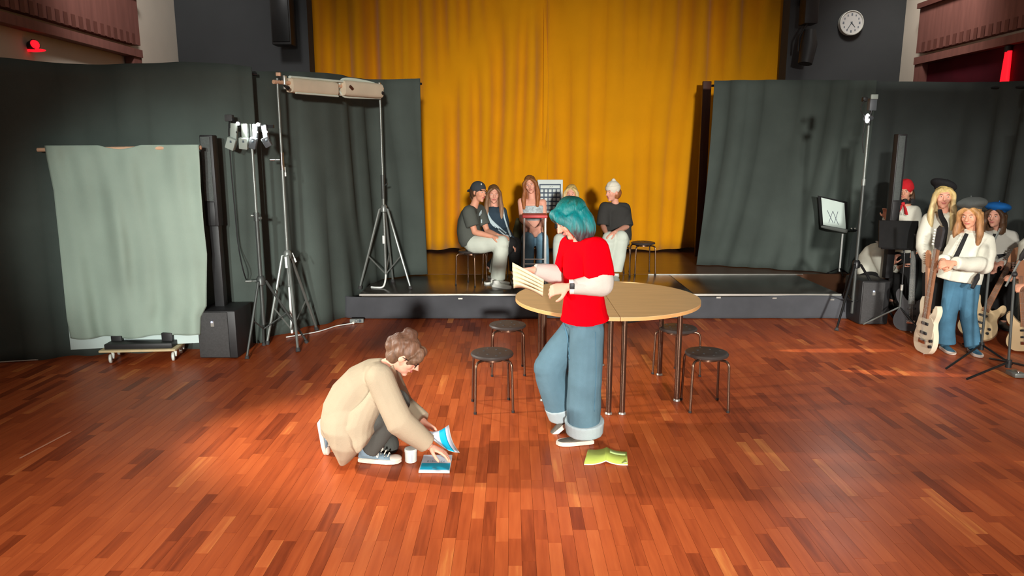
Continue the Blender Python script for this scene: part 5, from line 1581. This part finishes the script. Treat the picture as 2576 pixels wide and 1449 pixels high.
# --- musicians ----------------------------------------------------------------
def collar(P, m='shirt_w'):
    j = P.J; c = P.spine(.98); sd, dp = P.dep(.98)
    if dp.dot(j['f']) < 0: dp = -dp
    for k in (-1, 1):
        b = B(); b.tube(bez(c - dp * .06 * P.g + V((0, 0, .03)), c + sd * k * .085 * P.g + V((0, 0, .03)), c + dp * .075 * P.g + sd * k * .018 * P.g - V((0, 0, .02)), 8), [.014 + .002 * i for i in range(9)], 8, sq=.5)
        b.obj('collar', m, P.t)
def beret(P, m, tilt=(0, 0), r=.125, up=.085, back=.03, sq=.42):
    j = P.J; f = unit(j['f']); u = unit(V(j['u']) - f * V(j['u']).dot(f)); l = u.cross(f); s = P.g
    uu = unit(u + l * tilt[0] + f * tilt[1]); ff = unit(f - uu * f.dot(uu)); ll = uu.cross(ff)
    c = j['hd'] + u * up * s - f * back * s
    b = B(); b.sph(c + (uu * .022 + ll * -tilt[0] * .05) * s, (r * s, r * s, r * sq * s), (ll, ff, uu), 26, 12)
    b.lathe([(.082 * s, -.035 * s), (.09 * s, -.01 * s), (.08 * s, .01 * s), (.02, .01)], c - uu * .005, 26, (ll, ff, uu))
    o = vox(b, 'beret', m, P.t, .007, 2, .003, 30, 6)
    b = B(); b.cyl(c + uu * (r * sq + .015) * s, c + uu * (r * sq + .036) * s, .005, n=8); b.obj('stalk', m, o)
def tie(P, m, pts, w0=.02, w1=.034):
    b = B(); b.tube(spline([V(p) for p in pts], 5), list(np.linspace(w0, w1, (len(pts) - 1) * 5 + 1)), 10, sq=.3, up=P.J['side'])
    return b.obj('tie', m, P.t)

# white-shirted musician in the red beanie
Y = 8.85
J = dict(z0=0, pel=at(2282, 630, Y), nk=at(2280, 517, Y), hd=at(2277, 482, Y - .02), f=(-.62, -.78, -.08), u=(.03, 0, 1), side=(.85, -.5, 0),
         sL=at(2301, 530, Y - .06), sR=at(2257, 530, Y + .08), eL=at(2304, 578, Y - .12), wL=at(2268, 592, Y - .28), eR=at(2246, 572, Y - .0), wR=at(2229, 548, Y - .22),
         hL=at(2293, 640, Y), hR=at(2270, 640, Y), kL=at(2290, 710, Y - .02), kR=at(2268, 710, Y), aL=V((at(2288, 710, Y).x, Y, .09)), aR=V((at(2264, 710, Y).x, Y, .09)), tL=V((at(2280, 710, Y).x, Y - .18, .04)), tR=V((at(2256, 710, Y).x, Y - .18, .04)), dR=(-.2, -.3, .9), dL=(-.9, -.3, 0))
P = Person('musician in a red beanie and red neckerchief standing behind the black music stand', J, 'skin_b', .97, .009, 16)
P.body(fing=.0105); P.face()
P.top('shirt_w', [(-.02, .16, .125), (.3, .16, .125), (.6, .165, .125), (.82, .17, .105), (.92, .115, .085), (.97, .07, .065), (1.0, .06, .058)], 1.93, (.075, .07, .05), 'shirt', .007, wf=18)
P.legs('black_cloth', (.1, .085, .075, .075), (.142, .11), .98)
sneakers(P, 'shoe_dark', 'black')
c, f, u = P.J['hd'], unit(P.J['f']), unit(P.J['u']); u = unit(u - f * u.dot(f)); l = u.cross(f)
b = B(); b.sph(c + u * .058 - f * .014, (.088, .1, .1), (l, f, u), 22, 12); b.lathe([(.085, -.012), (.092, 0), (.09, .03), (.08, .04)], c + u * .035 - f * .012, 24, (l, f, u)); vox(b, 'beanie', 'beanie_r', P.t, .007, 2, .003, 60, 1)
b = B(); hair_cap(b, c, f, u, 1, .045, .95, -.03); lock(b, [c - f * .07 + l * .05, c - f * .08 + l * .06 - u * .09, c - f * .07 + l * .05 - u * .16], [.04, .045, .03], .7, l); vox(b, 'hair', 'hair_dk', P.t, .008, 2, .003, 50, 3)
k0 = at(2272, 512, Y - .2)
b = B(); b.sph(k0, (.022, .016, .02))
for dx_ in (-.075, .05):
    b.tube([k0, k0 + V((dx_ * .5, -.01, -.06)), k0 + V((dx_, .0, -.13))], [.012, .028, .034], 10, sq=.35)
b.obj('neckerchief', 'scarf', P.t)
nc = at(2275, 503, Y - .04)
b = B(); b.rings([[nc + V((math.cos(a) * (.082 + .014 * math.cos(w)), math.sin(a) * (.082 + .014 * math.cos(w)), .018 * math.sin(w) + .02 * math.sin(a))) for w in np.linspace(0, 2 * PI, 8, endpoint=False)] for a in np.linspace(0, 2 * PI, 24, endpoint=False)], closed=True)
hp = b.obj('headphones', 'black', P.t)
for k in (-1, 1):
    b = B(); b.lathe([(.001, -.02), (.03, -.018), (.034, 0), (.03, .018), (.001, .02)], nc + V((k * .045, -.1, -.01)), 16, (V((1, 0, 0)), V((0, 0, 1)), V((0, -1, 0)))); b.obj('ear_pad', 'black', hp)

# seated musician half hidden behind the desk
Y = 8.62
J = dict(z0=0, pel=at(2184, 690, Y), mid=at(2186, 652, Y + .05), nk=at(2216, 618, Y - .02), hd=at(2240, 594, Y), f=(.8, -.2, -.45), u=(.5, 0, .85), side=(.1, 1, 0),
         sR=at(2206, 640, Y - .16), sL=at(2218, 634, Y + .17), eR=at(2222, 690, Y - .2), wR=at(2246, 664, Y - .22), eL=at(2236, 684, Y + .2), wL=at(2262, 672, Y + .1),
         hR=at(2188, 700, Y - .09), hL=at(2190, 698, Y + .1), kR=at(2262, 706, Y - .14), kL=at(2262, 704, Y + .14), aR=V((at(2262, 706, Y).x, Y - .14, .1)), aL=V((at(2262, 706, Y).x, Y + .14, .1)),
         tR=V((at(2262, 706, Y).x + .17, Y - .16, .04)), tL=V((at(2262, 706, Y).x + .17, Y + .16, .04)), dR=(.1, -.2, 1), nR=(.9, 0, .1))
P = Person('seated musician in a white shirt, head hidden behind the black music stand', J, 'skin', .95, .009, 17)
P.body(fing=.0105, curl=(.4, .7)); P.face()
P.top('shirt_w', [(-.03, .17, .13), (.2, .185, .15), (.5, .19, .16), (.75, .185, .14), (.9, .13, .1), (.97, .08, .07), (1.0, .065, .06)], 1.9, (.075, .07, .052), 'shirt', .008, wf=15, shoulder=.08)
P.legs('black_cloth', (.11, .095, .08, .08), (.15, .12), .98)
sneakers(P, 'shoe_dark', 'black')
collar(P, 'offwhite')
c, f, u = P.J['hd'], unit(P.J['f']), unit(P.J['u'])
b = B(); hair_cap(b, c, f, u, .95); vox(b, 'hair', 'hair_dk', P.t, .009, 2)
q = at(2186, 720, Y)
t = thing('drum_stool', 'black padded stool under the seated white-shirted musician', 'stool', V((q.x, Y, 0)))
zs_ = J['pel'].z - .115
b = B(); b.lathe([(.001, zs_ - .07), (.15, zs_ - .06), (.165, zs_ - .03), (.15, zs_), (.001, zs_ + .004)], (q.x, Y, 0), 24); b.obj('seat', 'black', t)
b = B(); b.cyl((q.x, Y, .2), (q.x, Y, zs_ - .06), .016); b.obj('post', 'black_metal', t)
for k in range(3):
    a = 2.1 * k + .4
    b = B(); b.tube([(q.x, Y, .26), (q.x + .24 * math.cos(a), Y + .24 * math.sin(a), .012)], .011, 8); b.obj('leg', 'black_metal', t)

# blond musician
Y = 7.35
J = dict(z0=0, pel=at(2368, 668, Y), nk=at(2374, 534, Y), hd=at(2374, 495, Y - .02), f=(-.42, -.9, -.06), u=(.02, 0, 1), side=(.95, -.3, 0),
         sL=at(2411, 552, Y - .04), sR=at(2338, 552, Y + .04), eR=at(2324, 622, Y - .04), wR=at(2342, 660, Y - .24), eL=at(2418, 620, Y - .08), wL=at(2384, 662, Y - .3),
         hL=at(2386, 690, Y), hR=at(2350, 690, Y), kL=at(2384, 770, Y - .02), kR=at(2344, 770, Y - .02), aL=V((at(2384, 770, Y).x, Y, .09)), aR=V((at(2336, 770, Y).x, Y, .09)), tL=V((at(2376, 770, Y).x, Y - .18, .04)), tR=V((at(2326, 770, Y).x, Y - .18, .04)), dR=(.15, -.35, -.5), nR=(.7, -.3, 0), dL=(-.7, -.3, -.3), nL=(-.3, -.2, -.9))
P = Person('tall musician with long blond hair, black beret and black tie over a white shirt', J, 'skin', 1.0, .0075, 18)
P.body(fing=.0095, curl=(.8, .8)); P.face()
P.top('shirt_w', [(-.14, .18, .14), (.0, .18, .14), (.3, .18, .135), (.6, .182, .13), (.82, .18, .11), (.92, .125, .085), (.97, .07, .065), (1.0, .06, .058)], 1.93, (.082, .08, .058), 'shirt', .008, wf=15)
P.legs('black_cloth', (.105, .09, .08, .08), (.15, .115), .98)
sneakers(P, 'shoe_dark', 'black')
collar(P)
long_hair(P, 'hair_bl', .27, 1.04)
beret(P, 'beret_b', (.3, -.3), .125, .092, .06)
tie(P, 'black_cloth', [at(2364, 527, Y - .15), at(2368, 545, Y - .19), at(2378, 568, Y - .19), at(2373, 605, Y - .2), at(2370, 632, Y - .2)])

# musician in front with the grey beret
Y = 6.8
J = dict(z0=0, pel=at(2421, 674, Y), nk=at(2446, 582, Y), hd=at(2441, 542, Y - .03), f=(-.72, -.66, -.22), u=(-.05, 0, 1), side=(.85, -.5, 0),
         sL=at(2484, 604, Y - .08), sR=at(2412, 600, Y + .08), eR=at(2388, 662, Y + .02), wR=at(2372, 655, Y - .2), eL=at(2474, 668, Y - .2), wL=at(2398, 662, Y - .3),
         hL=at(2440, 698, Y - .03), hR=at(2404, 698, Y + .03), kL=at(2436, 800, Y - .06), kR=at(2384, 800, Y), aL=V((at(2432, 870, Y).x, Y - .1, .09)), aR=V((at(2378, 870, Y).x, Y + .0, .09)), tL=V((at(2420, 870, Y).x, Y - .28, .04)), tR=V((at(2370, 870, Y).x, Y - .18, .04)), dR=(-.35, -.4, -.35), nR=(.3, -.8, .2), dL=(-.85, -.1, .0), nL=(.1, .7, -.6))
P = Person('musician in a grey felt beret, white shirt and blue jeans standing before the blond one', J, 'skin_b', .98, .0065, 19)
P.body(fing=.009, curl=(.9, .9)); P.face()
P.top('shirt_w', [(-.36, .195, .16), (-.1, .19, .155), (.05, .185, .15), (.3, .178, .14), (.6, .178, .13), (.82, .178, .11), (.92, .12, .085), (.97, .07, .065), (1.0, .06, .058)], 1.93, (.088, .085, .055), 'shirt', .009, wf=14)
P.legs('jeans_d', (.1, .074, .075, .09), (.158, .128), 1.1, 'jeans', .008, wf=14, up=.2)
sneakers(P, 'jeans_d', 'rubber')
collar(P)
long_hair(P, 'hair_br', .22, 1.03, front=.0)
beret(P, 'beret_g', (-.12, -.22), .13, .088, .035, .46)
tie(P, 'black_cloth', [at(2432, 588, Y - .16), at(2422, 610, Y - .19), at(2408, 640, Y - .2), at(2402, 652, Y - .2)], .016, .022)

# musician in the blue beret
Y = 7.7
J = dict(z0=0, pel=at(2520, 672, Y), nk=at(2514, 578, Y), hd=at(2505, 545, Y - .03), f=(-.8, -.58, -.02), u=(0, 0, 1), side=(.8, -.55, 0),
         sL=at(2545, 594, Y - .06), sR=at(2488, 592, Y + .06), eL=at(2546, 652, Y - .14), wL=at(2518, 662, Y - .3), eR=at(2490, 648, Y - .02), wR=at(2502, 664, Y - .24),
         hL=at(2532, 690, Y), hR=at(2504, 690, Y), kL=at(2530, 760, Y), kR=at(2500, 760, Y), aL=V((at(2530, 760, Y).x, Y, .09)), aR=V((at(2496, 760, Y).x, Y, .09)), tL=V((at(2522, 760, Y).x, Y - .18, .04)), tR=V((at(2486, 760, Y).x, Y - .18, .04)), dR=(-.4, -.5, -.3), dL=(-.8, -.3, -.2))
P = Person('musician in a bright blue beret with crossed arms behind the leaning buff guitar', J, 'skin', .96, .0085, 20)
P.body(fing=.01, curl=(.6, .6)); P.face()
P.top('shirt_g', [(.05, .17, .13), (.3, .17, .13), (.6, .172, .125), (.82, .172, .108), (.92, .12, .085), (.97, .07, .065), (1.0, .06, .058)], 1.93, (.078, .074, .054), 'shirt', .007, wf=17)
b = B(); b.loft([P.ring(-.0, .18, .14), P.ring(.2, .182, .142), P.ring(.42, .182, .14)], 24); vox(b, 'dark_waistband', 'black_cloth', P.t, .01, 3, .004)
P.legs('black_cloth', (.105, .09, .08, .08), (.15, .115), .98)
sneakers(P, 'shoe_dark', 'black')
collar(P)
long_hair(P, 'hair_dk', .12, 1.0)
beret(P, 'beret_u', (.05, -.12), .128, .085, .03, .44)
tie(P, 'black_cloth', [at(2502, 588, Y - .17), at(2500, 605, Y - .19), at(2496, 640, Y - .2)], .014, .02)

# musician at the edge of the picture
Y = 6.9
J = dict(z0=0, pel=at(2606, 712, Y), nk=at(2618, 590, Y), hd=at(2614, 552, Y), f=(-.85, -.5, -.1), u=(0, 0, 1), side=(.6, -.8, 0),
         sL=at(2640, 612, Y - .12), sR=at(2596, 610, Y + .12), eL=at(2626, 690, Y - .24), wL=at(2582, 712, Y - .28), eR=at(2590, 680, Y + .06), wR=at(2566, 698, Y - .12),
         hL=at(2612, 735, Y - .08), hR=at(2596, 735, Y + .08), kL=at(2592, 810, Y - .1), kR=at(2590, 810, Y + .06), aL=V((at(2592, 870, Y).x, Y - .1, .09)), aR=V((at(2590, 870, Y).x, Y + .06, .09)), tL=V((at(2566, 870, Y).x, Y - .2, .04)), tR=V((at(2572, 870, Y).x, Y - .0, .04)), dR=(-.8, -.1, .1), nR=(0, .2, -1), dL=(-.8, -.2, -.2))
P = Person('musician in grey trousers cut off by the picture edge, one hand on a headstock', J, 'skin_b', 1.0, .0085, 21)
P.body(fing=.01, curl=(.7, .7)); P.face()
P.top('shirt_w', [(-.06, .18, .14), (.3, .178, .135), (.6, .178, .13), (.82, .178, .11), (.92, .12, .085), (1.0, .06, .058)], 1.93, (.08, .078, .055), 'shirt', .008, wf=15)
P.legs('grey_trouser', (.115, .1, .095, .09), (.15, .12), .98, wr=.006)
sneakers(P, 'shoe_dark', 'black')
c, f, u = P.J['hd'], unit(P.J['f']), unit(P.J['u'])
b = B(); hair_cap(b, c, f, u); vox(b, 'hair', 'hair_dk', P.t, .009, 2)

# ------------------------------------------------------------------ guitars
def guitar(label, p0, p1, nrm, L, body, neck, headm, pick=None, sc=1.0, wx=1.0, hard=True, pegs='chrome'):
    """p0 lower end of the body, p1 tip of the headstock; L overall length in metres"""
    p0, p1 = V(p0), V(p1)
    y = unit(p1 - p0); n = V(nrm); n = unit(n - y * n.dot(y)); x = y.cross(n)
    L = (p1 - p0).length; s = L / 1.0
    mx = Matrix(((x.x * s, y.x * s, n.x * s, p0.x), (x.y * s, y.y * s, n.y * s, p0.y), (x.z * s, y.z * s, n.z * s, p0.z), (0, 0, 0, 1)))
    t = thing('electric_guitar', label, 'guitar', p0, 'guitars')
    half = [(0, .0), (.09, .006), (.145, .05), (.163, .11), (.15, .17), (.122, .225), (.118, .265), (.142, .315), (.148, .36), (.125, .392), (.098, .385), (.075, .335), (.045, .31), (.03, .315)]
    othr = [(-.03, .315), (-.05, .325), (-.078, .37), (-.1, .425), (-.125, .43), (-.146, .39), (-.138, .33), (-.115, .275), (-.12, .225), (-.15, .17), (-.165, .11), (-.15, .05), (-.095, .006)]
    poly = spline([V((a, c, 0)) for a, c in half + othr + [half[0]]], 4)[:-1]
    b = B(); b.prism([(q.x * wx, q.y) for q in poly], mx, .042)
    b.obj('body', body, t)
    T = lambda a, c, z: mx @ V((a, c, z))
    b = B(); w0, w1 = .029, .022
    b.faces([T(-w0, .28, .04), T(w0, .28, .04), T(w1, .82, .04), T(-w1, .82, .04), T(-w0, .28, .06), T(w0, .28, .06), T(w1, .82, .06), T(-w1, .82, .06)], [(3, 2, 1, 0), (4, 5, 6, 7), (0, 1, 5, 4), (1, 2, 6, 5), (2, 3, 7, 6), (3, 0, 4, 7)])
    nk = b.obj('neck', neck, t, False)
    for k in range(10):
        yy = .80 - .5 * (1 - .88 ** (k + 1)) / (1 - .88 ** 11)
        b = B(); b.cyl(T(-.025, yy, .0605), T(.025, yy, .0605), .0012 * s, n=6); b.obj('fret', 'alu', nk)
    hp_ = [(-.022, .815), (.022, .815), (.03, .84), (.036, .9), (.04, .965), (.024, .995), (-.008, 1.0), (-.03, .975), (-.034, .86)]
    b = B(); b.prism(hp_, mx @ Matrix.Translation((0, 0, .036)), .018); hs = b.obj('headstock', headm, t, False)
    for k in range(6):
        yy = .85 + k * .022
        b = B(); b.tube([T(-.03 - .002 * k * 0, yy, .045), T(-.05, yy, .045), T(-.052, yy, .045), T(-.066, yy, .045)], [.004 * s, .004 * s, .009 * s, .008 * s], 8); b.obj('tuning_peg', pegs, hs)
    if pick:
        b = B(); b.prism([(-.11, .2), (-.06, .13), (.06, .1), (.1, .14), (.1, .25), (.06, .29), (-.03, .31), (-.09, .29)], mx @ Matrix.Translation((0, 0, .0425)), .003); b.obj('pickguard', pick, t, False)
    for yy in (.16, .235):
        b = B(); b.bbox(T(0, yy, .05), (.075 * s, .022 * s, .012 * s), .004, Matrix((x, y, n)).transposed()); b.obj('pickup', 'black', t)
    b = B(); b.bbox(T(0, .095, .05), (.08 * s, .035 * s, .012 * s), .003, Matrix((x, y, n)).transposed()); b.obj('bridge', 'chrome', t)
    for k in range(2):
        b = B(); b.cyl(T(.1, .12 - .045 * k, .042), T(.1, .12 - .045 * k, .06), .012 * s, n=12); b.obj('control_knob', 'black', t)
    for k in range(4):
        xx = -.0135 + .009 * k
        b = B(); b.cyl(T(xx, .1, .062), T(xx * .8, .83, .0635), .0009 * s, n=5); b.obj('string', 'alu', t)
    b = B(); b.cyl(T(0, -.012, .02), T(0, .006, .02), .008 * s, n=8); b.obj('strap_button', 'chrome', t)
    return t, mx
g0 = gr(2330, 890); g0.z = .014
guitar('cream electric guitar with a black headstock held upright by the musician in the grey beret', g0, at(2382, 568, 6.62), (-.98, -.06, .1), 1.2, 'guitar_w', 'rosewood', 'guitar_k', 'guitar_w', wx=.74, pegs='white_metal')
g1 = gr(2350, 868); g1 = V((g1.x, 7.02, .013))
guitar('second upright guitar, its neck in the hands of the blond musician', g1, at(2346, 628, 7.02), (-.98, -.06, .1), 1.0, 'guitar_b', 'maple', 'maple', wx=.8)
p0_ = gr(2484, 874); p0_ = V((p0_.x, 7.12, .03))
guitar('buff electric guitar leaning beside the musician in the blue beret', p0_, at(2562, 628, 7.38), (-.7, -.7, .2), 1.1, 'guitar_b', 'rosewood', 'maple')
k0_ = V((at(2289, 835, 7.5).x, 7.48, .02))
guitar('black guitar with a pale rim standing behind the cream guitar', k0_, at(2301, 588, 7.62), (-.55, -.8, .1), 1.1, 'guitar_k', 'stand_dark', 'guitar_k', 'guitar_k')
t4, _ = guitar('brown-headed guitar with chrome pegs at the picture edge', V((at(2604, 830, 6.62).x, 6.7, .03)), at(2566, 648, 6.62), (-.6, -.8, .1), 1.1, 'guitar_b', 'rosewood', 'rosewood')

# ------------------------------------------------------------------ microphone stands by the musicians
def mic_stand(label, foot, Yt, top, boom0, boom1, legs):
    t = thing('microphone_stand', label, 'microphone stand', foot, 'microphone stands')
    b = B(); b.cyl(foot + V((0, 0, .06)), top, .011); b.obj('pole', 'stand_dark', t)
    b = B(); b.tube([boom0, boom1], .008, 8); bm_ = b.obj('boom', 'stand_grey', t)
    b = B(); b.tube([boom1, boom1 + unit(boom1 - boom0) * .04, boom1 + unit(boom1 - boom0) * .15], [.012, .024, .016], 12); b.obj('microphone', 'black', bm_)
    b = B(); b.sph(top, .024); b.obj('clutch', 'black', t)
    b = B(); b.cyl(foot + V((0, 0, .05)), foot + V((0, 0, .12)), .024); b.obj('hub', 'black', t)
    for l_ in legs:
        b = B(); b.tube([foot + V((0, 0, .1)), V(l_) + V((0, 0, .012))], .01, 8); b.obj('leg', 'black_metal', t)
    return t
f1 = gr(2466, 892)
mic_stand('slim microphone stand with a boom in front of the buff guitar', f1, f1.y, at(2492, 648, f1.y), at(2516, 575, f1.y + .1), at(2462, 690, f1.y - .05), (gr(2380, 930), gr(2545, 920), V((f1.x + .05, f1.y + .35, 0))))
f2 = gr(2534, 938)
mic_stand('dark microphone stand nearest the picture edge', f2, f2.y, at(2552, 690, f2.y), at(2530, 720, f2.y + .06), at(2566, 655, f2.y - .02), (gr(2432, 957), gr(2490, 905), V((f2.x + .32, f2.y + .1, 0))))
q = gr(2548, 946)
t = thing('pedal', 'small metal effects pedal on the floor by the microphone stand foot', 'pedal', q)
b = B(); b.bbox(q + V((.02, 0, .022)), (.09, .13, .04), .006); b.obj('case', 'stand_grey', t)
b = B(); b.cyl(q + V((.02, -.03, .042)), q + V((.02, -.03, .055)), .014); b.obj('switch', 'chrome', t)
settle()
settle_decals()
